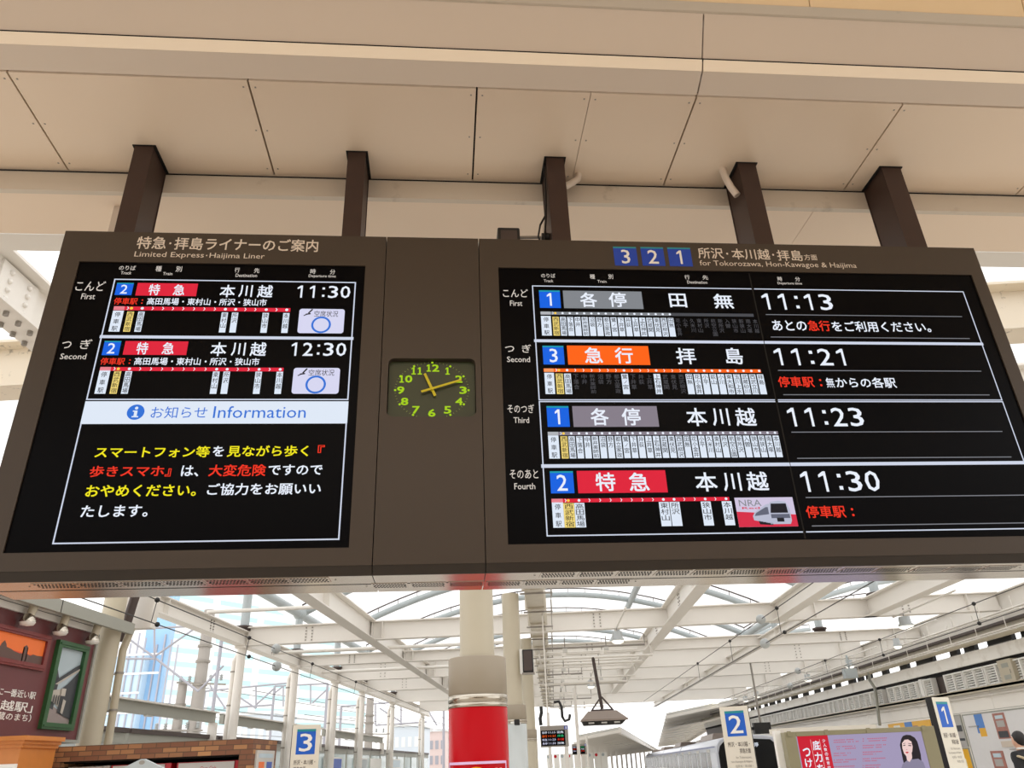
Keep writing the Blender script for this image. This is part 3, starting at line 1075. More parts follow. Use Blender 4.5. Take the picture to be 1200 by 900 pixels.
mb = MB()
t = 0.0056
ul, ud, ur = 0.447, 1.6105, 2.7835
zz = lambda c, p, c2, q: (P(c, *p)[1] + P(c2, *q)[1]) / 2
zA = zz(CC, (170, 208), CD, (938, 232))
zB = zz(CC, (186, 447), CD, (1018, 463))
zC1 = zz(CC, (198, 705), CD, (1108, 711))
zC2 = zz(CE, (200, 39), CF, (1110, 42))
zD = zz(CE, (215, 318), CF, (1180, 314))
zE = zz(CE, (231, 624), CF, (1200, 604))
for a, b in ((ul, ud - 0.008), (ud + 0.012, ur)):
    for z, k in ((zA, t), (zB, 0.016), (zC1, t), (zC2, t), (zD, 0.017), (zE, t)):
        LN(mb, (a, z), (b, z), k, M_LINE)
for u in (ul, ur):
    LN(mb, (u, zA), (u, zC1), t, M_LINE)
    LN(mb, (u, zC2), (u, zE), t, M_LINE)
for c, a, b in ((CD, (52, 332), (955, 343)), (CD, (75, 430), (988, 440)), (CD, (105, 577), (1040, 583)), (CD, (130, 683), (1077, 688)),
                (CF, (165, 173), (1132, 173)), (CF, (188, 287), (1170, 286)), (CF, (225, 462), None), (CF, (250, 587), None)):
    pa = P(c, *a)
    z = pa[1] if b is None else (pa[1] + P(c, *b)[1]) / 2
    LN(mb, (1.655, z), (2.725, z), 0.0042, M_GREYLINE)
mb.build('border_lines', SR)

mb = MB()
TP('message_lettering', SR, CD, 'あとの', 93, 380, 244, 382, 46, W_, 2, 0.014)
TP('message_lettering', SR, CD, '急行', 250, 382, 347, 383, 46, M_REDT, 2, 0.014)
TP('message_lettering', SR, CD, 'をご利用ください。', 355, 384, 788, 389, 46, W_, 2, 0.014)
TP('message_lettering', SR, CD, '停車駅', 119, 627, 276, 630, 47, M_REDT, 2, 0.014)
TP('message_lettering', SR, CD, ':', 301, 632, 311, 632, 32, M_REDT, 2, 0.014)
TP('message_lettering', SR, CD, '無', 330, 632, 365, 632, 44, W_, 2, 0.01)
TP('message_lettering', SR, CD, 'からの各駅', 372, 632, 636, 632, 46, W_, 2, 0.014)
TP('message_lettering', SR, CF, '停車駅', 241, 523, 415, 525, 54, M_REDT, 2, 0.014)
TP('message_lettering', SR, CF, ':', 441, 526, 452, 526, 36, M_REDT, 2, 0.014)

# little advertisement picture of the express train
mb = MB()
IM = (0, 0, 1)
q4 = [P(IM, *p) for p in ((860.5, 583.2), (928.8, 582.7), (935.2, 617.3), (866.1, 617.3))]
a, b = (q4[0][0] + q4[3][0]) / 2, (q4[1][0] + q4[2][0]) / 2
e, g = (q4[2][1] + q4[3][1]) / 2, (q4[0][1] + q4[1][1]) / 2
w, h = b - a, g - e
M_ADL = mat('ad_lilac', (206, 196, 222), emit=1.0)
M_ADG = mat('ad_train_grey', (96, 100, 118), emit=1.0)
M_ADG2 = mat('ad_train_light', (182, 186, 206), emit=1.0)
M_ADR = mat('ad_crimson', (214, 40, 70), emit=1.0)
pt = lambda x, z, l: (a + w * x, YS - 0.0007 * l, e + h * z)
mb.poly([pt(0, 0, 1), pt(1, 0, 1), pt(1, 1, 1), pt(0, 1, 1)], M_ADL)
mb.poly([pt(0, 0, 2), pt(1, 0, 2), pt(1, 0.40, 2), pt(0, 0.52, 2)], M_ADR)
mb.poly([pt(0.27, 0.22, 3), pt(0.52, 0.12, 3), pt(0.56, 0.12, 3), pt(0.56, 0.78, 3), pt(0.50, 0.74, 3), pt(0.30, 0.48, 3), pt(0.26, 0.36, 3)], M_ADG2)
mb.poly([pt(0.29, 0.36, 4), pt(0.54, 0.42, 4), pt(0.54, 0.66, 4), pt(0.50, 0.66, 4), pt(0.32, 0.46, 4)], M_ADG)
mb.poly([pt(0.54, 0.08, 3), pt(0.88, 0.08, 3), pt(0.91, 0.2, 3), pt(0.91, 0.6, 3), pt(0.86, 0.84, 3), pt(0.74, 0.88, 3), pt(0.60, 0.84, 3), pt(0.54, 0.7, 3)], M_ADG2)
mb.poly([pt(0.57, 0.46, 4), pt(0.87, 0.46, 4), pt(0.86, 0.78, 4), pt(0.60, 0.78, 4)], M_INK)
mb.poly([pt(0.57, 0.28, 4), pt(0.89, 0.28, 4), pt(0.89, 0.42, 4), pt(0.57, 0.42, 4)], M_ADG)
mb.poly([pt(0.66, 0.16, 4), pt(0.78, 0.16, 4), pt(0.78, 0.3, 4), pt(0.66, 0.3, 4)], M_INK)
mb.poly([pt(0.36, 0.08, 3), pt(0.58, 0.05, 3), pt(0.58, 0.12, 3), pt(0.34, 0.2, 3)], M_INK)
mb.text('NRA', a + w * 0.06, a + w * 0.44, e + h * 0.70, e + h * 0.92, YS - 0.0028, M_GREY, -0.005)
mb.text('Red', a + w * 0.10, a + w * 0.40, e + h * 0.60, e + h * 0.67, YS - 0.0028, M_ADR, 0.01)
mb.build('train_picture', SR)['label'] = 'small picture of a grey train'

# ---- the clock
yk = D + 0.03
cK = P(CK, 497, 430, yk)
M_CLK = mat('clock_dark_green', (52, 58, 32), 0.4, noise=0.04)
M_CNUM = mat('clock_lime', (176, 220, 24), 0.5, emit=0.85)
M_CTICK = mat('clock_tick', (130, 150, 70), 0.5, noise=0)
M_HAND = mat('clock_hand_yellow', (206, 190, 16), 0.45, noise=0)
RV = P(CK, 500, 188, yk)[1] - cK[1]
RT = abs(P(CK, 817, 428, yk)[0] - P(CK, 172, 428, yk)[0]) / 2
CL = thing('clock', 'square dark green clock with lime numerals, set in the middle cabinet', 'clock', (cK[0], yk, kz0), 'B')
mb = MB()
mb.box(ku0 + 0.003, ku1 - 0.003, yk, D + 0.048, kz0 + 0.003, kz1 - 0.003, M_CLK)
mb.build('face', CL)
mb = MB()
for k in range(60):
    an = math.radians(90 - 6 * k)
    u, z = cK[0] + RT * math.cos(an), cK[1] + RV * math.sin(an)
    if z < kz0 + 0.012:
        continue
    if k % 5 == 0:
        rot = Matrix.Rotation(an, 2)
        s_ = RT * 0.028
        mb.poly([(u + p.x, yk - 0.001, z + p.y) for p in (rot @ Vector(q) for q in ((-s_, -s_), (s_, -s_), (s_, s_), (-s_, s_)))], M_CNUM)
    else:
        rot = Matrix.Rotation(an, 2)
        a_, b_ = RT * 0.022, RT * 0.007
        mb.poly([(u + p.x, yk - 0.001, z + p.y) for p in (rot @ Vector(q) for q in ((-a_, -b_), (a_, -b_), (a_, b_), (-a_, b_)))], M_CTICK)
mb.build('minute_marks', CL)
mb = MB()
RN = RT * 0.85
for k in range(1, 13):
    an = math.radians(90 - 30 * k)
    u, z = cK[0] + RN * math.cos(an), cK[1] + RV * 0.80 * math.sin(an)
    hh = RT * 0.112
    d_ = RT * 0.19
    body = str(k)
    for q_, ch in enumerate(body):
        uc = u + (q_ - (len(body) - 1) / 2) * (d_ if k != 11 else RT * 0.17)
        if ch == '1':
            mb.one(uc - RT * 0.06, uc + RT * 0.06, z - hh, z + hh, yk - 0.001, M_CNUM, foot=0.15, st=0.2)
        else:
            mb.text(ch, uc - RT * 0.10, uc + RT * 0.10, z - hh, z + hh, yk - 0.001, M_CNUM, 0.022)
mb.build('numerals', CL)


def hand(tip, tail, w, dy, name):
    a = Vector(P(CK, *tip, yk - dy))
    b = Vector(P(CK, *tail, yk - dy))
    d = (a - b).normalized()
    c = Vector(cK)
    a = c + d * (a - c).length
    b = c - d * (b - c).length
    n_ = Vector((-d.y, d.x)) * w / 2
    mb = MB()
    mb.prism([(p.x, yk - dy, p.y) for p in (a + n_ * 0.9, a - n_ * 0.9, b - n_, b + n_)], (0, 0.004, 0), M_HAND)
    mb.build(name, CL)


hand((430, 283), (522, 478), RT * 0.075, 0.015, 'hour_hand')
hand((756, 337), (403, 441), RT * 0.06, 0.021, 'minute_hand')
mb = MB()
mb.tube([(cK[0], yk - 0.023, cK[1]), (cK[0], yk, cK[1])], 0.008, M_HAND, 12)
mb.build('centre_pin', CL)

# ---- hanging posts
posts = [(-1.724, -1.622, 'leftmost of the five brown steel hanger posts, above the red-lettered left screen'),
         (-0.552, -0.453, 'second brown hanger post from the left, at the right end of left board'),
         (0.588, 0.692, 'middle brown hanger post, with a black box on a rod at its left'),
         (1.742, 1.850, 'fourth brown hanger post from the left, a curved conduit beside its top'),
         (2.640, 2.762, 'rightmost of the five brown hanger posts, near the right board corner')]
for a, b, lab in posts:
    mb = MB()
    mb.box(a, b, 3.36, 3.366, ZT, ZC, M_POST)          # front flange
    mb.box(a, b, 3.572, 3.578, ZT, ZC, M_POST)
    mb.box(a + 0.004, b - 0.004, 3.366, 3.572, ZT, ZC, M_POST)
    mb.box(a - 0.012, b + 0.012, 3.355, 3.579, ZC - 0.006, ZC, M_SEAM)
    o = mb.build('hanger_post', org=((a + b) / 2, 3.47, ZT), frame='B')
    tag(o, lab, 'post')

# conduits near the ceiling
for pts, lab in (([atY(x, y, 3.42, AXB) for x, y in ((846, 193), (847, 200), (851, 210), (857, 220), (864, 229))], 'curved cream conduit dropping from the ceiling into the fourth hanger post'),
                 ([(0.80, 3.50, ZC), (0.792, 3.50, 4.735), (0.76, 3.49, 4.70), (0.70, 3.47, 4.645)], 'short slanting cream conduit stub at the right of the middle hanger post')):
    mb = MB()
    mb.tube(pts, 0.021, M_COVE, 12)
    tag(mb.build('conduit', org=pts[0], frame='B'), lab, 'pipe')
# black box on a rod beside the middle post
mb = MB()
c = atY(596, 275, 3.42, AXB)
mb.box(c.x - 0.062, c.x + 0.062, 3.40, 3.52, ZT + 0.001, c.z + 0.036, M_BLACK)
EQ = thing('speaker_box', 'small black box on a rod above the boards, left of the middle post', 'speaker', (c.x, 3.46, ZT), 'B')
mb.build('housing', EQ, bevel=0.008)
mb = MB()
mb.box(c.x - 0.045, c.x + 0.045, 3.396, 3.3995, ZT + 0.004, c.z + 0.012, M_DKBROWN)
mb.box(c.x - 0.060, c.x - 0.045, 3.42, 3.45, c.z + 0.036, c.z + 0.044, M_BLACK)
mb.box(c.x - 0.02, c.x, 3.42, 3.45, c.z + 0.036, c.z + 0.044, M_BLACK)
mb.build('front_grille', EQ)
mb = MB()
mb.tube([(c.x + 0.06, 3.46, c.z + 0.012), (0.588, 3.46, c.z + 0.018)], 0.009, M_BOLT, 8)
mb.tube([(0.545, 3.46, c.z + 0.018), (0.588, 3.46, c.z + 0.018)], 0.024, M_BLACK, 10)
mb.build('rod', EQ)
for pts, lab in (([(0.585, 3.46, 4.50), (0.57, 3.44, 4.40), (0.535, 3.42, 4.32), (0.520, 3.42, 4.24), (0.545, 3.43, 4.16)], 'black cable looping out left of the middle hanger post'),
                 ([(0.583, 3.42, 4.765), (0.580, 3.42, 4.55), (0.572, 3.42, 4.38), (0.552, 3.42, 4.22), (0.556, 3.43, 4.085)], 'black cable running down the left flank of the middle hanger post')):
    mb = MB()
    mb.tube(pts, 0.006, M_BLACK, 6)
    tag(mb.build('cable', org=pts[-1], frame='B'), lab, 'cable')
mb = MB()
c = atY(137, 260, 3.75, AXB)
mb.box(c.x - 0.022, c.x + 0.024, 3.72, 3.76, 4.08, 4.635, M_COVE)
tag(mb.build('support_strut', org=(c.x, 3.74, 4.08), frame='B'), 'thin cream strut behind the leftmost hanger post', 'strut')

# ================================================================== ROOF STEEL
def beam(name, label, p0, p1, h, w, m=None, stiff=(), bolts=(), cat='beam'):
    """an I-beam; stiffener plates and bolt rows sit on its web"""
    mb = MB()
    mb.ibeam(p0, p1, h, w, m or M_BEAM, 0.02, 0.03)
    p0, p1 = Vector(p0), Vector(p1)
    d = (p1 - p0).normalized()
    n = d.cross(Vector((0, 0, 1)))
    for k in stiff:
        k += 0.22
        c = p0 + d * k + Vector((0, 0, h / 2))
        mb.bar(c - n * (w / 2 - 0.01), c + n * (w / 2 - 0.01), 0.02, h - 0.04, m or M_BEAM)
    o = mb.build(name, org=(p0 + p1) / 2)
    tag(o, label, cat)
    if bolts:
        q = MB()
        for k in bolts:
            for r in range(5):
                for dx in (-0.09, 0.09):
                    for sg in (-1, 1):
                        c = p0 + d * (k + dx) + n * sg * 0.022 + Vector((0, 0, h * (0.17 + 0.165 * r)))
                        q.bar(c - n * 0.012, c + n * 0.012, 0.035, 0.035, M_BOLT)
        q.build('bolt_row', o)
    return o


# the two beams just past the concourse ceiling
mb = MB()
mb.box(-6.5, 7.2, 4.50, 4.54, 5.0, 5.20, M_BEAM)
mb.box(-6.5, 7.2, 4.47, 4.66, 4.985, 5.0, M_BEAM)
tag(mb.build('cross_beam', org=(0, 4.55, 5), frame='B'), 'slim cream beam just behind the concourse soffit, seen above both board ends', 'beam')
beam('cross_beam', 'heavy stained cream cross beam seen left and right of the boards', (-9, 6.9, 5.27), (9.5, 6.9, 5.27), 0.55, 0.34, M_BEAMD)
beam('cross_beam', 'cream cross beam just below the heavy stained one, right of the right board', (2.4, 8.75, 5.30), (10.5, 8.75, 5.30), 0.5, 0.3)
o = beam('roof_beam', 'cream bolted beam running away behind the upper left board corner', (-4.62, 4.75, 5.31), (-4.62, 6.74, 5.31), 0.50, 0.30)
q = MB()
q.box(-4.61 + 0.0, -4.585, 5.30, 5.80, 5.36, 5.76, M_BEAM)
for i in range(2):
    for j in range(4):
        q.ball((-4.58, 5.42 + i * 0.25, 5.42 + j * 0.09), 0.026, M_BEAM, 6)
q.build('splice_plate', o)
q = MB()
for i in range(9):
    for xx in (-4.72, -4.56):
        q.tube([(xx, 4.95 + i * 0.17, 5.27), (xx, 4.95 + i * 0.17, 5.315)], 0.024, M_BOLT, 8)
        q.tube([(xx, 4.95 + i * 0.17, 5.81), (xx, 4.95 + i * 0.17, 5.845)], 0.022, M_BEAM, 8)
q.build('bolt_row', o)

XB = [22.9, 28.2, 33.6, 38.7, 46.0, 54.5]
HB = [0.52, 0.36, 0.72, 0.72, 0.72, 0.72]
for i, (Y, h) in enumerate(zip(XB, HB)):
    beam('cross_beam', '%s cream cross beam of the platform roof counting from below the boards' % ORD[i], (-8.75, Y, 5.0), (12.85, Y, 5.0), h, 0.3,
         stiff=(3.45, 3.75, 7.6, 12.1, 16.2, 20.5), bolts=(1.8, 10.2, 19.0) if i < 4 else ())
for X, ya, yb, h, lab, w in ((-5.15, 12.0, 56.0, 0.55, 'long cream beam running away left of the red column', 0.34), (3.5, 12.0, 46.5, 0.55, 'long cream beam running away right of the ribbed duct', 0.34),
                             (6.6, 12.0, 23.2, 0.50, 'short cream beam meeting the first cross beam above the platform 2 sign', 0.34), (7.42, 22.9, 60.0, 0.26, 'slim pale beam running away behind the overhead insulators on right', 0.26),
                             (13.0, 12.0, 58.0, 0.50, 'edge beam of the platform roof along the right wall', 0.32), (-8.9, 12.0, 60.0, 0.42, 'edge beam of the platform roof over the left columns', 0.30)):
    beam('roof_beam', lab, (X, ya, 5.0 - 0.004), (X, yb, 5.0 - 0.004), h, w, stiff=[k for k in (2.8, 5.6, 10.9, 16.2, 21.5)if ya + k < yb], bolts=(5.0, 8.6, 13.5) if X in (-8.9, 3.5) else ())
beam('roof_beam', 'thicker cream beam at the top right, sloping behind the board corner', (9.6, 12.0, 5.0), (9.2, 23.0, 5.0), 0.5, 0.36)

# thin tie pipes across
for k, (Y, x0, x1, z, r) in enumerate(((25.4, -8.8, -0.6, 5.12, 0.055), (26.6, -0.4, 3.4, 4.68, 0.045), (29.2, -0.4, 3.4, 4.78, 0.05), (31.0, -8.8, 3.4, 5.10, 0.06), (20.0, -8.8, -5.2, 5.46, 0.05), (36.0, -0.4, 3.4, 4.72, 0.05))):
    mb = MB()
    mb.tube([(x0, Y, z), (x1, Y, z)], r, M_BEAM, 10)
    if z < 5:
        mb.tube([(3.38, Y, z), (3.38, Y, 5.0)], 0.03, M_BEAM, 8)
        mb.tube([(-0.3, Y, z), (-0.3, Y, 5.03)], 0.03, M_BEAM, 8)
    tag(mb.build('tie_pipe', org=(x0, Y, z)), '%s cream tie pipe crossing under the roof, counting from the leftmost end' % ORD[k] if False else
        ['cream tie pipe from the left edge beam to the red column', 'cream rail holding the hanging brown hood', 'cream pipe just behind the rail of the brown hood', 'cream tie pipe behind the second cross beam',
         'short cream tie pipe at the left, high under the board edge', 'thin cream pipe low in the middle of the hall'][k], 'pipe')

random.seed(17)
for k in range(14):
    Y = 24.2 + 2.1 * k
    z = 4.55 + 0.3 * random.random()
    xr_ = random.choice((1.2, 2.1, 2.9, 3.4))
    mb = MB()
    mb.tube([(-0.1, Y, 5.03), (-0.1, Y, z), (xr_, Y, z), (xr_, Y, 5.0)], 0.03, M_BEAM if k % 3 else M_BOLT, 8)
    for xx in (0.5, xr_ * 0.6):
        mb.tube([(xx, Y, z), (xx, Y, 5.0)], 0.016, M_BOLT, 6)
        mb.box(xx - 0.07, xx + 0.07, Y - 0.05, Y + 0.05, z - 0.12, z - 0.02, M_BEAM if k % 2 else M_LOUV)
    tag(mb.build('service_pipe', org=(0, Y, z)), 'thin service pipe with hangers under the roof, right of the ribbed duct', 'pipe', 'service pipes right of the ribbed duct')
# arches of the vault
for i in range(8):
    Y = 17.6 + 5.3 * i
    for s_, (xa, xb) in enumerate(((-8.9, 9.5), (9.5, 17.8))):
        mb = MB()
        n_ = 22 if s_ == 0 else 12
        mb.tube([(xa + (xb - xa) * k / n_, Y, arch_z(xa + (xb - xa) * k / n_) + 0.02) for k in range(n_ + 1)], 0.13, M_TUBE, 10)
        o = mb.build('arch_tube', org=(xa, Y, 6.8))
        tag(o, '%s grey-blue arched roof tube from the near end, %s vault' % (ORD[i], ('main', 'right side')[s_]), 'roof tube')
        mb = MB()
        mb.tube([(xa + (xb - xa) * k / n_, Y + 0.02, arch_z(xa + (xb - xa) * k / n_) + 0.34) for k in range(n_ + 1)], 0.03, M_DKBROWN, 6)
        for k in range(0, n_ + 1):
            x = xa + (xb - xa) * k / n_
            mb.tube([(x, Y + 0.02, arch_z(x) + 0.13), (x, Y + 0.02, arch_z(x) + 0.34)], 0.015, M_DKBROWN, 6, False)
        mb.build('membrane_rail', o)
for X, lab in ((-8.9, 'long grey-blue roof tube above the left columns'), (9.5, 'long grey-blue roof tube between the two vaults'), (-3.6, 'long grey-blue roof tube left of the vault crown'), (4.2, 'long grey-blue roof tube right of the vault crown')):
    mb = MB()
    z = arch_z(X) - 0.02
    mb.tube([(X, 12.3, z), (X, 56, z)], 0.15, M_TUBE, 12)
    tag(mb.build('purlin_tube', org=(X, 30, z)), lab, 'roof tube')
cols = [22.9, 28.0, 33.5, 38.5, 46.0, 57.0]
for i, (Yl, Yr) in enumerate(zip(cols, XB)):
    for X, side in ((-8.9, 'left'), (9.5, 'right')):
        Y = Yl if X < 0 else Yr
        zs = 5.42 if X < 0 else 5.0 + HB[i]
        t_ = thing('stub_post', '%s grey-blue stub post carrying the vault, %s row from the near end' % (ORD[i], side), 'post', (X, Y, zs))
        mb = MB()
        mb.tube([(X, Y, zs + 0.02), (X, Y, 6.72)], 0.13, M_TUBE, 14)
        mb.build('shaft', t_)
        mb = MB()
        mb.lathe([(0.0, zs), (0.2, zs), (0.2, zs + 0.08), (0.24, zs + 0.08), (0.24, zs + 0.14), (0.13, zs + 0.16)], (X, Y, 0), M_DKBROWN, 16)
        mb.build('base_flange', t_)
        mb = MB()
        mb.ball((X, Y, 6.80), 0.24, M_TUBE)
        mb.build('node_ball', t_)
for i, Y in enumerate(cols):
    t_ = thing('platform_column', '%s slender white column of the left platform row, counting away from the camera' % ORD[i], 'column', (-8.9, Y, 0))
    mb = MB()
    mb.tube([(-8.9, Y, 0), (-8.9, Y, 4.99)], 0.125, M_BEAM, 16)
    mb.build('shaft', t_)
    mb = MB()
    mb.tube([(-9.14, Y + 0.15, 0), (-9.14, Y + 0.15, 4.6), (-9.0, Y + 0.15, 4.9)], 0.07, M_BEAM, 10)
    for z in (2.4, 3.4, 4.3):
        mb.tube([(-9.14, Y + 0.15, z), (-9.14, Y + 0.15, z + 0.04)], 0.085, M_BOLT, 10)
    mb.build('drain_pipe', t_)
    mb = MB()
    mb.box(-9.06, -8.74, Y - 0.16, Y + 0.16, 4.93, 4.995, M_BEAM)
    mb.build('head_plate', t_)

# ================================================================== COLUMNS, DUCT AND HANGING THINGS
def clad_column(label, X, Y, r0, r1, zb0, zb1, zc, ztop, panel, plabel):
    t_ = thing('clad_column', label, 'column', (X, Y, 0))
    mb = MB()
    mb.lathe([(r0, zc - 0.02), (r0, zc + 0.06), (r0 * 0.985, zc + 0.07), (r0 * 0.985, ztop)], (X, Y, 0), M_COLUMN, 40)
    mb.build('shaft', t_)
    mb = MB()
    mb.lathe([(r0, zc), (r1 - 0.012, zc), (r1, zc - 0.012), (r1, zb1 + 0.01), (r1 - 0.01, zb1)], (X, Y, 0), M_CLAD, 48)
    mb.build('upper_cladding', t_)
    mb = MB()
    k = (zb1 - zb0)
    mb.lathe([(r1 - 0.01, zb1), (r1 + 0.004, zb1 - 0.004), (r1 + 0.004, zb0 + k * 0.42), (r1 - 0.008, zb0 + k * 0.38), (r1 - 0.008, zb0 + k * 0.32), (r1 + 0.004, zb0 + k * 0.28), (r1 + 0.004, zb0), (r1 - 0.01, zb0)], (X, Y, 0), M_STEEL, 48)
    mb.build('steel_band', t_)['label'] = 'shiny steel band'
    mb = MB()
    mb.lathe([(r1 - 0.008, zb0), (r1, zb0 - 0.01), (r1, 0.0)], (X, Y, 0), panel, 64)
    mb.build('panel_cladding', t_)['label'] = plabel
    return t_


rc = clad_column('round column below the boards with glossy red cladding and steel band', -0.96, 10.78, 0.235, 0.385, 2.285, 2.435, 2.90, 5.0, M_REDPANEL, 'glossy red cladding')
# poster on the red column: red sheet with a pale border and a yellow disc, bent to the column
def on_cyl(mb, X, Y, r, pts, m):
    mb.poly([(X + r * math.sin(a), Y - r * math.cos(a), z) for a, z in pts], m)


M_LILAC = mat('poster_pale_border', (236, 196, 236), 0.3, noise=0)
M_YDISC = mat('poster_yellow', (238, 178, 20), 0.3, noise=0)
mb = MB()
R_ = 0.39
zt_, zb_ = 1.66, 0.72
for sg in (-1, 1):
    for k in range(24):
        z0_, z1_ = zb_ + (zt_ - zb_) * k / 24, zb_ + (zt_ - zb_) * (k + 1) / 24
        on_cyl(mb, -0.96, 10.78, R_, [(sg * 1.10, z0_), (sg * 1.16, z0_), (sg * 1.16, z1_), (sg * 1.10, z1_)], M_LILAC)
for k in range(24):
    a0, a1 = -1.16 + 2.32 * k / 24, -1.16 + 2.32 * (k + 1) / 24
    for z0_, z1_ in ((zt_ - 0.03, zt_), (zb_, zb_ + 0.03)):
        on_cyl(mb, -0.96, 10.78, R_, [(a0, z0_), (a1, z0_), (a1, z1_), (a0, z1_)], M_LILAC)
for k in range(28):
    a0, a1 = 2 * math.pi * k / 28, 2 * math.pi * (k + 1) / 28
    on_cyl(mb, -0.96, 10.78, R_ + 0.002, [(0, 1.40), (0.52 * math.cos(a0), 1.40 + 0.2 * math.sin(a0)), (0.52 * math.cos(a1), 1.40 + 0.2 * math.sin(a1))], M_YDISC)
for j, a in enumerate((-0.92, -0.76, 0.66, 0.84)):
    on_cyl(mb, -0.96, 10.78, R_ + 0.002, [(a - 0.05, 1.44), (a + 0.05, 1.44), (a + 0.05, 1.58), (a - 0.05, 1.58)], M_PWHITE)
mb.build('poster_border', rc)['label'] = 'pale bordered poster with yellow disc'
c2 = clad_column('second round column behind the red one, clad in pale grey', -0.78, 17.2, 0.19, 0.25, 2.36, 2.44, 2.72, 4.99, M_WHITEPANEL, 'pale grey cladding')
clad_column('third, thinner looking cream column behind the grey-clad one', -0.66, 24.0, 0.17, 0.2, 2.2, 2.27, 2.5, 4.99, M_COLUMN, 'cream cladding')

t_ = thing('ribbed_duct', 'long galvanised ventilation duct with flanges running away under the roof', 'duct', (-0.27, 34, 5.0))
mb = MB()
mb.box(-0.46, -0.04, 11.8, 56, 5.03, 5.38, M_DUCT)
mb.build('duct_body', t_)
for k in range(19):
    Y = 12.2 + 2.32 * k
    mb = MB()
    mb.box(-0.51, 0.01, Y - 0.05, Y + 0.05, 4.985, 5.42, M_DUCT)
    mb.box(-0.56, 0.16, Y + 0.30, Y + 0.34, 4.965, 5.0, M_BOLT)
    mb.build('flange', t_)
    mb = MB()
    mb.tube([(0.14, Y + 0.32, 4.9), (0.14, Y + 0.32, 5.7)], 0.012, M_BOLT, 6)
    mb.build('hanger_rod', t_)

a = atY(612, 762, 17.0)
b = atY(625.5, 788, 17.0)
t_ = thing('loudspeaker', 'black box loudspeaker mounted high on the second column', 'speaker', ((a.x + b.x) / 2, 17.0, b.z))
mb = MB()
mb.box(a.x, b.x, 16.9, 17.12, b.z, a.z, M_BLACK)
mb.build('housing', t_, bevel=0.012)
mb = MB()
mb.box(a.x + 0.025, b.x - 0.02, 16.89, 16.899, b.z + 0.03, a.z - 0.03, M_DKBROWN)
mb.build('front_grille', t_)
mb = MB()
mb.box(a.x - 0.06, a.x, 16.96, 17.1, b.z - 0.02, a.z + 0.02, M_PWHITE)
mb.box(a.x - 0.02, b.x + 0.02, 16.92, 17.1, b.z - 0.035, b.z - 0.002, M_BOLT)
mb.build('bracket', t_)

# hanging brown hood
YH = 26.6
p = atY(706, 834, YH)
t_ = thing('monitor_hood', 'taupe sloping hood hanging on a brown pole above the platform', 'hanging fixture', (p.x, YH, 2.3))
top = atY(695, 774, YH)
bl, br = atY(680.5, 853, YH), atY(735.5, 846, YH)
tl, tr = atY(689, 834, YH), atY(722, 834, YH)
zb_, zt_ = (bl.z + br.z) / 2, tl.z
mb = MB()
pr = [(bl.x, YH - 0.45, zb_ + 0.14), (br.x, YH - 0.45, zb_ + 0.14), (br.x, YH + 0.45, zb_ + 0.14), (bl.x, YH + 0.45, zb_ + 0.14)]
pt_ = [(tl.x, YH - 0.18, zt_), (tr.x, YH - 0.18, zt_), (tr.x, YH + 0.18, zt_), (tl.x, YH + 0.18, zt_)]
mb.add(pr + pt_, [(0, 1, 5, 4), (1, 2, 6, 5), (2, 3, 7, 6), (3, 0, 4, 7), (4, 5, 6, 7), (3, 2, 1, 0)], M_HOOD)
mb.bar((bl.x + 0.02, YH - 0.47, zb_ + 0.13), (br.x - 0.02, YH - 0.47, zb_ + 0.13), 0.04, 0.05, M_HOOD)
mb.build('hood', t_)
mb = MB()
w_ = br.x - bl.x
mb.add([(bl.x + 0.04, YH - 0.42, zb_ + 0.138), (br.x - 0.04, YH - 0.42, zb_ + 0.138), (br.x - 0.2, YH - 0.30, zb_), (bl.x + 0.1, YH - 0.30, zb_),
        (bl.x + 0.04, YH + 0.42, zb_ + 0.138), (br.x - 0.04, YH + 0.42, zb_ + 0.138), (br.x - 0.2, YH + 0.3, zb_), (bl.x + 0.1, YH + 0.3, zb_)],
       [(0, 1, 2, 3), (3, 2, 6, 7), (4, 7, 6, 5), (0, 3, 7, 4), (1, 5, 6, 2)], M_BLACK)
mb.build('black_underside', t_)
for k in range(3):
    xc = bl.x + w_ * (0.22 + 0.27 * k)
    mb = MB()
    mb.box(xc - w_ * 0.06, xc + w_ * 0.06, YH - 0.40, YH - 0.385, zb_ + 0.03, zb_ + 0.075, M_LOUV)
    mb.build('slot_window', t_)
mb = MB()
mb.tube([(top.x, YH, 4.68), (p.x, YH, zt_ + 0.06)], 0.055, M_DKBROWN, 10)
mb.build('pole', t_)
mb = MB()
mb.box(p.x - 0.36, p.x + 0.36, YH - 0.1, YH + 0.1, zt_, zt_ + 0.05, M_DKBROWN)
mb.bar((p.x - 0.32, YH, zt_ + 0.05), (p.x - 0.01, YH, zt_ + 0.42), 0.05, 0.05, M_DKBROWN)
mb.bar((p.x + 0.32, YH, zt_ + 0.05), (p.x + 0.01, YH, zt_ + 0.42), 0.05, 0.05, M_DKBROWN)
mb.build('foot_brace', t_)

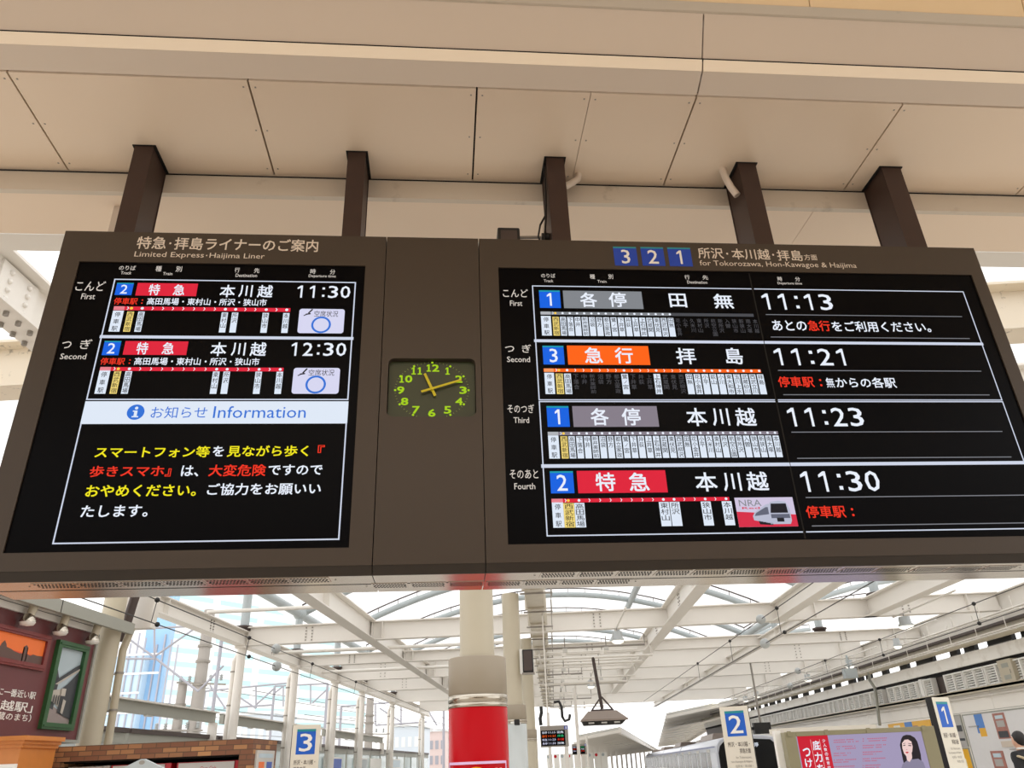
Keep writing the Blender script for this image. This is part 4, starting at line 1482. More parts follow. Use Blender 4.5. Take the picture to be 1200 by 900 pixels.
# small hanging departure displays
def small_display(label, x0, y0, x1, y1, Y, rows):
    a, b = atY(x0, y0, Y), atY(x1, y1, Y)
    t_ = thing('hanging_display', label, 'display', ((a.x + b.x) / 2, Y, b.z))
    W, H = b.x - a.x, a.z - b.z
    mb = MB()
    mb.box(a.x, b.x, Y, Y + 0.22, b.z, a.z, M_BOLT)
    mb.build('casing', t_)
    mb = MB()
    mb.box(a.x + 0.02, b.x - W * 0.12, Y - 0.008, Y - 0.001, b.z + H * 0.06, a.z - H * 0.22, M_SCREEN)
    sc = mb.build('screen', t_)
    x0, x1 = a.x + 0.03, b.x - W * 0.13
    for k, (m1, m2) in enumerate(rows):
        z = a.z - H * (0.32 + 0.17 * k)
        mb = MB()
        W2 = x1 - x0
        mb.text(('各停', '急行', '特急', '各停')[k], x0 + W2 * 0.03, x0 + W2 * 0.24, z - H * 0.055, z + H * 0.055, Y - 0.010, m1, 0.006)
        mb.text(('11:13', '11:21', '11:23', '11:30')[k], x0 + W2 * 0.30, x0 + W2 * 0.60, z - H * 0.045, z + H * 0.045, Y - 0.010, m1, 0.0)
        mb.text(('田無', '拝島', '本川越', '田無')[k], x0 + W2 * 0.68, x0 + W2 * 0.95, z - H * 0.055, z + H * 0.055, Y - 0.010, m2, 0.006)
        mb.build('text_row', sc)
    mb = MB()
    mb.text('1', b.x - W * 0.09, b.x - W * 0.05, a.z - H * 0.18, a.z - H * 0.06, Y - 0.003, M_PWHITE)
    mb.rect(b.x - W * 0.13, b.x - W * 0.02, a.z - H * 0.2, a.z - H * 0.04, Y - 0.002, M_NAVY)
    mb.build('platform_number', t_)
    mb = MB()
    for f in ((0.3,) if Y < 30 else (0.5,)):
        mb.tube([(a.x + W * f, Y + 0.11, a.z), (a.x + W * f, Y + 0.11, 5.03 if Y < 30 else 4.99)], 0.016, M_BEAM, 8)
    mb.build('hanger_pole', t_)


M_LGRN = mat('lit_green', (40, 190, 120), emit=1.0)
small_display('hanging train display with green, orange and red rows beyond the columns', 632.5, 851, 667, 874.5, 20.0, ((W_, W_), (M_ORANGE, M_LGRN), (M_LAV, M_REDT), (M_LAV, W_)))
small_display('smaller, farther hanging train display below the brown hood', 670, 872, 688, 884, 38.6, ((M_LAV, M_LGRN), (M_REDT, W_), (M_LAV, M_REDT)))
# small black camera on the cream column
c = atY(606, 846.5, 16.6)
t_ = thing('security_camera', 'small black camera at the side of the grey-clad column', 'camera', c)
mb = MB()
mb.box(c.x - 0.055, c.x + 0.05, 16.5, 16.75, c.z - 0.05, c.z + 0.05, M_BLACK)
mb.build('body', t_, bevel=0.01)
mb = MB()
mb.tube([(c.x - 0.055, 16.68, c.z), (c.x - 0.12, 16.72, c.z), (-0.66, 16.99, c.z)], 0.02, M_PWHITE, 8)
mb.build('arm', t_)
for pts, lab in (([(649, 823), (655, 822), (658, 828), (659, 840), (662, 845), (667, 843), (668, 837)], 'thick black cable looping beside the hanging display'),
                 ([(634, 828), (634.5, 835), (633, 842), (634, 850)], 'black cable hanging down left of the ribbed duct end')):
    mb = MB()
    mb.tube([atY(x, y, 24.0 if len(pts) > 5 else 19.5) for x, y in pts], 0.04, M_BLACK, 8)
    tag(mb.build('cable', org=atY(*pts[0], 22)), lab, 'cable')
for (x, y0, y1, Y, lab) in ((673, 806, 868, 30, 'slender cream pole behind the brown hood'), (687, 862, 880, 44, 'short cream pole right of the far display'), (642, 835, 900, 34, 'slim cream post left of the hanging display')):
    a = atY(x, y0, Y)
    mb = MB()
    mb.tube([(a.x, Y, 0), (a.x, Y, min(a.z, 4.98))], 0.06, M_BEAM, 10)
    tag(mb.build('pole', org=(a.x, Y, 0)), lab, 'pole')

# round platform lamps
def lamp(px, py, zl, lab, sz=0.17):
    p = atZ(px, py, zl)
    t_ = thing('platform_lamp', lab, 'lamp', p)
    mb = MB()
    mb.lathe([(0.02, 0.26), (sz * 0.75, 0.25), (sz * 0.8, 0.08), (sz, 0.05), (sz, 0.0)], p, M_INSUL, 20)
    mb.build('lamp_housing', t_)
    mb = MB()
    mb.lathe([(0.001, -0.085), (sz * 0.5, -0.075), (sz * 0.85, -0.045), (sz * 0.97, 0.002)], p, M_LIGHT, 20)
    mb.build('lit_lens', t_)
    mb = MB()
    yb_ = [Y for Y in [12.0] + XB + [60.0]]
    ya_ = max(Y for Y in yb_ if Y <= p.y)
    yc_ = min(Y for Y in yb_ if Y > p.y)
    mb.tube([(p.x, p.y, p.z + 0.25), (p.x, p.y, 4.96)], 0.018, M_BOLT, 6)
    mb.tube([(p.x, max(ya_, p.y - 3) - 0.1, 4.975), (p.x, yc_ + 0.1, 4.975)], 0.025, M_BEAM, 6)
    mb.build('hanger', t_)


for px, py, zl, lab, sz in ((1062, 734, 4.62, 'largest lit round lamp, under the roof at the right', 0.2), (996, 781, 4.62, 'lit round lamp left below the largest one', 0.17), (947, 797, 4.62, 'lit round lamp right of the platform 2 sign', 0.17),
                            (887, 816, 4.62, 'lit round lamp just above the platform 2 sign', 0.17), (874, 821, 4.62, 'left one of the close pair of lamps above the platform 2 sign', 0.17), (724, 751, 4.62, 'lit round lamp above the brown hood pole', 0.18),
                            (692.5, 804.5, 4.62, 'lit round lamp left of the brown hood pole', 0.17), (1052, 757.5, 4.62, 'small lit lamp below the largest one', 0.13)):
    lamp(px, py, zl, lab, sz)
mb = MB()
a = atY(1097, 791, 24.0)
b = atZ(997.5, 788, 4.35)
mb.box(b.x - 0.24, b.x + 0.24, b.y, b.y + 0.3, 4.15, 4.5, M_TUBE)
mb.box(b.x - 0.03, b.x + 0.03, b.y + 0.1, b.y + 0.16, 4.5, 5.0, M_TUBE)
tag(mb.build('junction_box', org=(b.x, b.y, 4.15)), 'grey square junction box hanging under the roof at right', 'box')

# ================================================================== OVERHEAD WIRES
def wire(label, X, z, ya, yb, iy, r_ins, clamps, drop=None):
    t_ = thing('overhead_wire', label, 'wire', (X, ya, z))
    mb = MB()
    mb.tube([(X, ya, z), (X, yb, z)], 0.009, M_WIRE, 6)
    mb.build('cable', t_)
    mb = MB()
    mb.lathe([(0.001, -r_ins), (r_ins * 0.7, -r_ins * 0.75), (r_ins, -r_ins * 0.1), (r_ins, r_ins * 0.25), (r_ins * 0.6, r_ins * 0.85), (0.001, r_ins)], (0, 0, 0), M_INSUL, 18)
    for v in mb.v:
        v.x, v.y, v.z = X + v.x, iy + v.z, z + v.y
    mb.build('insulator', t_)
    for c in clamps:
        mb = MB()
        mb.ball((X, c, z), 0.042, M_BLACK, 8)
        mb.build('clamp', t_)
        if drop:
            mb = MB()
            mb.tube([(X, c, z), (drop[0], c + 0.02, drop[1])], 0.007, M_WIRE, 5)
            mb.build('dropper', t_)


wire('upper overhead wire at left with a grey insulator', -6.37, 4.25, 8, 60, atZ(319.5, 760.5, 4.25).y, 0.11, [atZ(196, 702.5, 4.25).y, atZ(293, 747.5, 4.25).y, atZ(366, 778, 4.25).y, atZ(417, 799, 4.25).y], (-6.42, 3.9))
wire('lower overhead wire at left with a grey insulator', -6.42, 3.9, 8, 60, atZ(318.5, 781, 3.9).y, 0.11, [atZ(190.5, 731.5, 3.9).y, atZ(290.5, 769.5, 3.9).y])
wire('upper overhead wire above the platform 2 sign with a grey insulator', 5.0, 4.44, 9, 45, atZ(893, 725.5, 4.44).y, 0.11, [atZ(912, 712.5, 4.44).y, atZ(858, 751, 4.44).y, atZ(817, 777.5, 4.44).y], (5.0, 3.92))
wire('lower overhead wire above the platform 2 sign with a grey insulator', 5.0, 3.9, 9, 45, atZ(897.5, 754, 3.9).y, 0.11, [atZ(917, 741, 3.9).y])
wire('upper overhead wire at right, above the platform 1 sign', 9.06, 4.30, 10, 48, atZ(927.5, 786.5, 4.30).y, 0.11, [atZ(1142, 707.5, 4.30).y, atZ(1034, 749.5, 4.30).y, atZ(967, 774, 4.30).y], (9.06, 3.92))
wire('lower overhead wire at right, above the platform 1 sign', 9.06, 3.9, 10, 48, atZ(931, 803.5, 3.9).y, 0.11, [atZ(1148, 730.5, 3.9).y, atZ(1038, 767.5, 3.9).y])

# ================================================================== LEFT SIDE
# glazed platform wall along the left edge
mb = MB()
XW = -9.45
for i in range(10):
    y0, y1 = 13.2 + 5.0 * i, 13.2 + 5.0 * (i + 1) - 0.12
    mb.box(XW - 0.06, XW + 0.10, y0, y1, 2.56, 2.66, M_DKBROWN)
    mb.box(XW - 0.04, XW + 0.05, y0, y1, 2.34, 2.56, M_EAVE)
    for k in range(2):
        ya = y0 + (y1 - y0) * k / 2
        mb.box(XW - 0.015, XW + 0.015, ya + 0.06, ya + (y1 - y0) / 2 - 0.06, 0.1, 2.34, M_WHITEPANEL if i < 3 else M_FENCE)
        mb.box(XW - 0.04, XW + 0.04, ya - 0.05, ya + 0.06, 0, 2.34, M_EAVE)
struct(mb.build('wall_left', org=(XW, 30, 0)))
for i, (y0, y1) in enumerate(((13.3, 22.6), (23.15, 33.2), (33.8, 45.6))):
    mb = MB()
    mb.box(-9.42, -9.30, y0, y1, 2.96, 3.22, M_EAVE)
    mb.box(-9.46, -9.20, y0, y1, 3.20, 3.235, M_BEAM)
    for k in range(int((y1 - y0) / 1.6)):
        mb.box(-9.40, -9.32, y0 + 0.6 + 1.6 * k, y0 + 0.9 + 1.6 * k, 2.93, 2.96, M_LOUV)
    mb.box(-9.44, -9.22, y1 - 0.12, y1, 2.40, 2.96, M_BEAM)
    tag(mb.build('gutter_beam', org=(-9.36, y0, 2.96)), ('nearest grey channel beam above the left platform wall, by the beige pipe', 'middle grey channel beam above the left platform wall', 'farthest grey channel beam above the left platform wall')[i], 'beam')
M_PBLUE = mat('poster_blue', (60, 96, 190), 0.4, noise=0.2, scale=3)
M_PPALE = mat('poster_pale', (196, 214, 224), 0.4, noise=0.15, scale=3)
for i, (ya, yb, m1, m2, lab) in enumerate(((34.2, 37.2, M_PBLUE, M_PWHITE, 'blue topped poster on the left platform wall beyond the platform 3 sign'), (39.5, 42.3, M_TUBE, M_PPALE, 'grey picture poster on the left platform wall'),
                                           (43.0, 45.8, M_PWHITE, M_MFRAME, 'white poster with red lettering on the left platform wall'), (48.0, 51.5, M_PPALE, M_PWHITE, 'farthest pale poster on the left platform wall'))):
    t_ = thing('wall_poster', lab, 'poster', (XW + 0.05, (ya + yb) / 2, 0.9))
    mb = MB()
    mb.box(XW + 0.055, XW + 0.075, ya, yb, 0.9, 2.2, M_PWHITE)
    mb.build('sheet', t_)
    mb = MB()
    mb.box(XW + 0.075, XW + 0.08, ya + 0.08, yb - 0.08, 1.75, 2.14, m1)
    mb.build('picture_field', t_)
    mb = MB()
    for k in range(4):
        mb.box(XW + 0.075, XW + 0.08, ya + 0.3 + k * 0.6, ya + 0.66 + k * 0.6, 1.3, 1.66, m2)
    mb.build('lettering_blocks', t_)

# advertisement hoarding with the framed pictures
XB_ = -7.0
BBz0, BBz1 = 2.17, 3.66
BBy0, BBy1 = 8.4, 12.02
t_ = thing('picture_hoarding', 'maroon hoarding at the left with framed pictures and white lettering', 'billboard', (XB_, 10.3, BBz0))
mb = MB()
mb.box(XB_ - 0.25, XB_, BBy0, BBy1, BBz0, BBz1, M_MAROON)
mb.box(XB_ - 0.27, XB_ + 0.05, BBy0, BBy1 + 0.03, BBz0 - 0.04, BBz0, M_EAVE)
mb.box(XB_ - 0.27, XB_ + 0.03, BBy1, BBy1 + 0.05, BBz0, BBz1, M_EAVE)
mb.build('board', t_)


def hp(px, py, x=XB_ + 0.012):
    q = atX(px, py, x)
    return q.y, q.z


def picture(px, m, fw, fd):
    """frame round a picture, px = TL TR BR BL pixels of the outer edge"""
    p = [hp(*q) for q in px]
    y0 = (p[0][0] + p[3][0]) / 2
    y1 = (p[1][0] + p[2][0]) / 2
    z1 = (p[0][1] + p[1][1]) / 2
    z0 = (p[2][1] + p[3][1]) / 2
    mb = MB()
    for a, b, c, d in ((y0, y1, z1 - fw, z1), (y0, y1, z0, z0 + fw), (y0, y0 + fw, z0 + fw, z1 - fw), (y1 - fw, y1, z0 + fw, z1 - fw)):
        mb.box(XB_, XB_ + fd, a, b, c, d, m)
    for a, b, c, d in ((y0 + fw * .3, y1 - fw * .3, z1 - fw * 0.65, z1 - fw * .35), (y0 + fw * .3, y1 - fw * .3, z0 + fw * .35, z0 + fw * .65)):
        mb.box(XB_ + fd, XB_ + fd + 0.012, a, b, c, d, m)
    return mb, (y0 + fw, y1 - fw, z0 + fw, z1 - fw)


M_SUN1 = mat('sunset_orange', (250, 120, 50), 0.5, noise=0.15, scale=1.5)
M_SUN2 = mat('sunset_red', (232, 74, 42), 0.5, noise=0.12, scale=1.5)
M_SIL = mat('town_silhouette', (96, 70, 62), 0.5, noise=0.1)
M_PSKY = mat('photo_sky', (176, 190, 196), 0.5, noise=0.08, scale=1)
M_PDARK = mat('photo_dark_house', (58, 60, 64), 0.5, noise=0.25, scale=5)
M_PROAD = mat('photo_road', (150, 136, 132), 0.5, noise=0.1)
M_PWALLP = mat('photo_pale_wall', (186, 178, 166), 0.5, noise=0.2, scale=6)
mb, (a, b, c, d) = picture(((-60, 716), (59, 746), (51, 785), (-68, 768)), M_MFRAME, 0.075, 0.04)
f_o = mb.build('picture_frame', t_)
f_o['label'] = 'dark red frame, sunset picture'
mb = MB()
xx = XB_ + 0.008
mb.poly([(xx, a, c), (xx, b, c), (xx, b, (c + d) / 2 - 0.06), (xx, a, (c + d) / 2)], M_SUN2)
mb.poly([(xx, a, (c + d) / 2), (xx, b, (c + d) / 2 - 0.06), (xx, b, d), (xx, a, d)], M_SUN1)
W_p = b - a
sil = [(0, .3), (.3, .34), (.42, .34), (.45, .42), (.50, .42), (.51, .55), (.535, .68), (.56, .55), (.57, .44), (.62, .40), (.66, .34), (.72, .30), (.765, .32), (.77, .56), (.757, .58), (.785, .68), (.81, .58), (.80, .56), (.805, .34), (.85, .28), (.88, .36), (.93, .34), (1, .36)]
for (u0_, v0_), (u1_, v1_) in zip(sil[:-1], sil[1:]):
    if u1_ > u0_:
        mb.poly([(xx + 0.003, a + W_p * u0_, c), (xx + 0.003, a + W_p * u1_, c), (xx + 0.003, a + W_p * u1_, c + (d - c) * v1_), (xx + 0.003, a + W_p * u0_, c + (d - c) * v0_)], M_SIL)
    else:
        mb.poly([(xx + 0.003, a + W_p * u1_, c), (xx + 0.003, a + W_p * u0_, c), (xx + 0.003, a + W_p * u0_, c + (d - c) * v0_), (xx + 0.003, a + W_p * u1_, c + (d - c) * v1_)], M_SIL)
mb.build('sunset_picture', f_o)['label'] = 'orange sunset over dark roofs'
mb, (a, b, c, d) = picture(((66, 749), (101, 758), (84, 857), (46, 854)), M_GREEN, 0.085, 0.06)
f_o = mb.build('picture_frame', t_)
f_o['label'] = 'green frame, street picture'
mb = MB()
pp = lambda u, v, l: (xx + 0.003 * l, a + (b - a) * u, c + (d - c) * v)
mb.poly([pp(0, 0, 0), pp(1, 0, 0), pp(1, 1, 0), pp(0, 1, 0)], M_PSKY)
mb.poly([pp(0, 0, 1), pp(1, 0, 1), pp(1, .10, 1), pp(.55, .16, 1), pp(0, .26, 1)], M_PROAD)
mb.poly([pp(0, .20, 2), pp(.25, .17, 2), pp(.25, .58, 2), pp(.12, .70, 2), pp(0, .62, 2)], M_PDARK)
mb.poly([pp(.1, .28, 3), pp(.5, .2, 3), pp(.5, .46, 3), pp(.1, .42, 3)], M_PWALLP)
mb.poly([pp(.42, .14, 4), pp(1, .06, 4), pp(1, .72, 4), pp(.6, .52, 4), pp(.42, .46, 4)], M_PDARK)
mb.poly([pp(0, .50, 5), pp(.1, .50, 5), pp(.98, .76, 5), pp(.98, .82, 5), pp(.86, .79, 5), pp(.2, .58, 5)], M_PDARK)
mb.poly([pp(.1, .50, 6), pp(.2, .50, 6), pp(.98, .73, 6), pp(.98, .76, 6)], M_PWALLP)
mb.poly([pp(.4, .36, 7), pp(.58, .36, 7), pp(.58, .46, 7), pp(.4, .46, 7)], M_PWALLP)
mb.poly([pp(.52, .14, 7), pp(.62, .12, 7), pp(.66, .3, 7), pp(.54, .32, 7)], M_PWALLP)
for k in range(4):
    mb.poly([pp(.14 + .09 * k, .24, 7), pp(.18 + .09 * k, .235, 7), pp(.18 + .09 * k, .36, 7), pp(.14 + .09 * k, .36, 7)], M_PDARK)
mb.build('street_picture', f_o)['label'] = 'old town street with dark tiled houses'


def htext(body, xl, yl, xr, yr, h):
    ya, za = hp(xl, yl)
    yb, zb = hp(xr, yr)
    z = (za + zb) / 2
    hm = abs(hp(xr, yr - h / 2)[1] - hp(xr, yr + h / 2)[1])
    mb = MB()
    mb.text(body, ya, yb, z - hm / 2, z + hm / 2, XB_ + 0.004, M_PWHITE, 0.012, plane='x')
    mb.build('hoarding_lettering', t_)


htext('蔵造りの街蔵通りに一番近い駅', -75, 803, 43, 813, 9)
htext('「本川越駅」', -42, 822, 39, 829, 12)
htext('（時の鐘と蔵のまち）', -48, 834, 37, 842, 9)

# eave with spot lamps above the hoarding
mb = MB()
p0, p1 = atX(38, 716, -6.75), atX(146, 752, -6.75)
ze = 3.66
mb.box(-6.78, -6.72, 7.4, 12.6, 3.73, 3.90, M_EAVE)
mb.box(-7.3, -6.78, 7.4, 12.20, 3.88, 3.92, M_LOUV)
mb.box(-6.785, -6.715, 10.55, 10.56, 3.73, 3.90, M_SEAM)
mb.box(-7.12, -6.97, 7.4, 12.05, 3.665, 3.88, M_LOUV2)
mb.box(-6.972, -6.968, 7.4, 12.05, 3.75, 3.757, M_SEAM)
tag(mb.build('eave', org=(-6.9, 10, 3.73)), 'grey-green eave board above the maroon hoarding', 'eave')
for i, (px, py) in enumerate(((35, 723), (73.5, 735), (110.5, 746))):
    p = atX(px, py, -6.86)
    t_ = thing('spot_lamp', ('silver spot lamp under the eave, nearest the left picture edge', 'middle silver spot lamp under the eave of the maroon hoarding', 'silver spot lamp under the eave, nearest the round beige pillar')[i], 'lamp', (p.x, p.y, 3.55))
    mb = MB()
    mb.tube([(p.x + 0.02, p.y + 0.04, 3.88), (p.x, p.y, p.z + 0.02)], 0.055, M_WOOD if False else M_COLUMN, 12)
    mb.build('stem', t_)
    mb = MB()
    mb.lathe([(0.05, 0.04), (0.075, 0.0), (0.10, -0.05), (0.10, -0.07)], (p.x - 0.01, p.y - 0.01, p.z), M_STEEL, 16)
    mb.build('reflector', t_)
    mb = MB()
    mb.lathe([(0.10, -0.07), (0.08, -0.105), (0.001, -0.12)], (p.x - 0.01, p.y - 0.01, p.z), M_PWHITE, 16)
    mb.build('bulb_face', t_)
# round pillar and pipes at the end of the hoarding
mb = MB()
mb.tube([(-7.02, 12.42, 0), (-7.02, 12.42, 4.98)], 0.17, M_COLUMN, 24)
tag(mb.build('round_pillar', org=(-7.02, 12.42, 0)), 'thick round beige pillar at the right end of the maroon hoarding', 'column')
t_ = thing('drain_pipe', 'beige drain pipe right of the round beige pillar', 'pipe', (-6.83, 12.62, 0))
mb = MB()
q1 = atY(127, 868, 12.62)
q2 = atY(144, 762, 12.62)
mb.tube([(q1.x, 12.62, 0), (q1.x, 12.62, 2.2), (q2.x, 12.62, q2.z), (q2.x + 0.06, 12.66, q2.z + 0.35)], 0.06, M_COLUMN, 14)
mb.build('pipe', t_)
mb = MB()
for k in (0.3, 0.72):
    p = Vector((q1.x, 12.62, 2.2)).lerp(Vector((q2.x, 12.62, q2.z)), k)
    mb.tube([p, p + Vector((0, 0, 0.03))], 0.07, M_BOLT, 12)
    mb.bar(p, p + Vector((-0.22, 0, 0)), 0.02, 0.02, M_BOLT)
mb.build('pipe_bracket', t_)
mb = MB()
mb.tube([atY(143, 752, 12.9), atY(147, 735, 12.9), atY(158, 700, 12.9), atY(163, 682, 12.9)], 0.075, M_DKBROWN, 12)
tag(mb.build('cable_bundle', org=atY(147, 735, 12.9)), 'dark bundle of cables above the beige drain pipe', 'pipe')
mb = MB()
p = atY(132, 765, 13.2)
mb.box(-7.4, -6.72, 13.1, 13.3, 3.92, 4.98, M_BEAM)
tag(mb.build('infill_panel', org=(-7.0, 13.2, 3.7)), 'cream panel behind the eave, above the round beige pillar', 'panel')

# wooden kiosk end
t_ = thing('wooden_kiosk', 'orange wooden kiosk with a moulded top in the lower left corner', 'kiosk', (-7.8, 10.3, 0))
mb = MB()
mb.box(-9.2, -6.50, 10.02, 10.75, 0, 2.02, M_WOOD)
mb.build('body', t_)
mb = MB()
for k, (o_, z0_, z1_) in enumerate(((0.03, 2.02, 2.06), (0.06, 2.06, 2.10), (0.10, 2.10, 2.15))):
    mb.box(-9.2, -6.50 + o_, 10.02 - o_, 10.75, z0_, z1_, M_WOOD)
mb.build('cornice', t_)
mb = MB()
a = atY(20, 895, 10.0)
mb.box(-8.4, a.x, 9.99, 10.015, 1.1, a.z, M_PWHITE)
mb.box(-8.36, a.x - 0.04, 9.985, 9.99, 1.14, a.z - 0.04, M_PPALE)
mb.build('framed_notice', t_)

# brick recess with the drink machines
t_ = thing('brick_surround', 'brick clad surround over the drink machines, left of the platform 3 sign', 'shop front', (-5.4, 11.2, 0))
mb = MB()
bx0, bx1, by0, by1 = -7.6, -3.97, 10.98, 11.95
z_top, z_op = 2.05, 1.865
mb.box(bx0, bx1, by0, by1, z_op, z_top, M_BRICK)
mb.box(bx1 - 0.17, bx1, by0, by1, 0, z_op, M_BRICK)
mb.box(-6.78, -6.55, by0, by1, 0, z_op, M_BRICK)
mb.build('brick_facing', t_)
mb = MB()
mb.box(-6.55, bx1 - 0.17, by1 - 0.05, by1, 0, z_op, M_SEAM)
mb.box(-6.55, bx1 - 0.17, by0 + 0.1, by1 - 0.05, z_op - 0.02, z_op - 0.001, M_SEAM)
mb.build('recess_lining', t_)
M_VRED = mat('vending_red', (196, 18, 40), 0.3, noise=0.03)
M_VWHT = mat('vending_header', (206, 204, 200), 0.35, noise=0.03)
for i, (x0, x1, logo, lab) in enumerate(((-6.5, -5.93, None, 'leftmost drink machine with a plain pale top in the brick recess'), (-5.91, -5.10, 'Coca-Cola', 'middle red drink machine half hidden by the grey peaked board'),
                                         (-5.02, -4.16, 'Coca-Cola', 'right red drink machine in the brick recess, bottles behind its window'))):
    t_ = thing('drink_machine', lab, 'vending machine', ((x0 + x1) / 2, 11.4, 0))
    mb = MB()
    mb.box(x0, x1, 11.12, 11.85, 0.0, 1.80, M_VRED if logo else M_VWHT)
    mb.build('cabinet', t_)
    mb = MB()
    mb.box(x0 + 0.03, x1 - 0.08, 11.10, 11.12, 1.66, 1.79, M_VWHT)
    mb.build('header_panel', t_)
    if logo:
        mb = MB()
        xc = x0 + (x1 - x0) * 0.5
        vs_, fs_, ax0, ax1, ay0, ay1 = glyphs(logo)
        k_ = 0.22 / (ax1 - ax0)
        mb.add([(xc - 0.11 + (vx - ax0) * k_ + (vy - ay0) * k_ * 0.3, 11.098, 1.70 + (vy - ay0) * k_ * 1.2) for vx, vy in vs_], fs_, M_VRED)
        mb.build('logo_lettering', t_)
    mb = MB()
    mb.box(x0 + 0.06, x1 - 0.1, 11.105, 11.12, 1.0, 1.63, M_TGLASS)
    wn = mb.build('display_window', t_)
    for k in range(7):
        u = x0 + 0.12 + k * (x1 - x0 - 0.3) / 7
        mb = MB()
        mb.lathe([(0.001, 0), (0.028, 0), (0.028, 0.13), (0.012, 0.16), (0.012, 0.18), (0.001, 0.18)], (u, 11.09, 1.43), [M_PBLUE, M_LILAC, M_PWHITE, M_MFRAME, M_LILAC, M_YDISC, M_PBLUE][k], 10)
        mb.build('sample_bottle', wn)
# grey peaked board in front
t_ = thing('peaked_board', 'grey board with a pointed top standing before the drink machines', 'board', (-4.6, 9.6, 0))
ap = atY(167, 889.5, 9.6)
hw = 0.42
mb = MB()
mb.prism([(ap.x - hw, 9.6, 0.5), (ap.x + hw, 9.6, 0.5), (ap.x + hw, 9.6, ap.z - 0.17), (ap.x + 0.02, 9.6, ap.z), (ap.x - 0.02, 9.6, ap.z), (ap.x - hw, 9.6, ap.z - 0.17)], (0, 0.05, 0), M_TUBE)
mb.build('panel', t_)
mb = MB()
mb.disc(ap.x, ap.z - 0.035, 0.035, 9.597, M_BOLT, 0.022)
mb.build('oval_badge', t_)
for sg in (-1, 1):
    mb = MB()
    mb.box(ap.x + sg * 0.34 - 0.03, ap.x + sg * 0.34 + 0.03, 9.6, 9.65, 0, 0.5, M_TUBE)
    mb.build('leg', t_)
# notice frame on the brick return
t_ = thing('notice_frame', 'grey framed notice with two pictures on the brick side wall', 'notice', (-3.96, 11.4, 1.0))
a, b = atX(301, 879, -3.955), atX(319.5, 900, -3.955)
mb = MB()
mb.box(-3.97, -3.945, a.y, b.y, 1.0, a.z, M_LOUV)
mb.build('frame', t_)
mb = MB()
L_ = b.y - a.y
for k, m in ((0.14, M_SUN1), (0.58, M_PBLUE)):
    mb.box(-3.945, -3.942, a.y + L_ * k, a.y + L_ * (k + 0.3), 1.3, a.z - 0.14, m)
mb.box(-3.945, -3.942, a.y + L_ * 0.1, a.y + L_ * 0.9, a.z - 0.09, a.z - 0.04, M_PPALE)
mb.build('pictures', t_)

# ================================================================== PLATFORM SIGNS
def platform_sign(num, x, y, yaw, top, label, dark):
    t_ = thing('platform_sign', label, 'sign', (x, y, 0))
    W, Dp, H = 0.37, 0.10, top
    c, s = math.cos(yaw), math.sin(yaw)

    def place_(mb, name):
        for v in mb.v:
            vx, vy = v.x, v.y
            v.x, v.y = x + vx * c - vy * s, y + vx * s + vy * c
        return mb.build(name, t_)
    mb = MB()
    mb.box(-W / 2, W / 2, -Dp / 2 + 0.004, Dp / 2, 0, H, M_DKBROWN if dark else M_BLACK)
    mb.box(-W / 2, W / 2, -Dp / 2, -Dp / 2 + 0.004, 0, H, M_SIGNCREAM)
    place_(mb, 'pylon')
    f = -Dp / 2 - 0.001
    mb = MB()
    z1, z0 = H - 0.055, H - 0.365
    mb.rect(-0.125, 0.125, z0, z1, f, M_SIGNBLUE)
    mb.rect(-0.125, 0.125, z1 - 0.03, z1, f - 0.001, M_PTEAL)
    if num == '1':
        mb.one(-0.05, 0.03, z0 + 0.04, z1 - 0.06, f - 0.002, M_PWHITE, st=0.14)
    else:
        mb.text(num, -0.085, 0.085, z0 + 0.035, z1 - 0.055, f - 0.002, M_PWHITE, 0.006)
    place_(mb, 'number_tile')
    mb = MB()
    mb.text('所沢・本川越・', -0.14, 0.14, z0 - 0.125, z0 - 0.065, f - 0.001, M_DKBROWN, 0.006)
    place_(mb, 'direction_lettering')
    mb = MB()
    mb.text('拝島方面', 0.0 if num != '3' else -0.14, 0.14 if num != '3' else 0.02, z0 - 0.205, z0 - 0.145, f - 0.001, M_DKBROWN, 0.006)
    place_(mb, 'direction_lettering')
    for k, line in enumerate(('for Tokorozawa,', 'Hon-Kawagoe & Haijima', '往所泽・本川越・', '拝島方面')):
        mb = MB()
        w = (0.2, 0.27, 0.22, 0.14)[k]
        mb.text(line, 0.14 - w, 0.14, z0 - 0.27 - 0.05 * k, z0 - 0.238 - 0.05 * k, f - 0.001, M_BOLT, 0.0)
        place_(mb, 'small_lettering')


p = atY(359.5, 849.5, 11.3)
platform_sign('3', p.x, 11.3, math.radians(23), p.z, 'cream platform sign with a blue 3, left of the red column', True)
p = atY(859.5, 828, 11.3)
platform_sign('2', p.x, 11.3, math.radians(-19), p.z, 'cream platform sign with a blue 2 before the train', False)
p = atY(1097.5, 817.5, 11.3)
platform_sign('1', p.x, 11.3, math.radians(33), p.z, 'cream platform sign with a blue 1, turned aside at right', False)

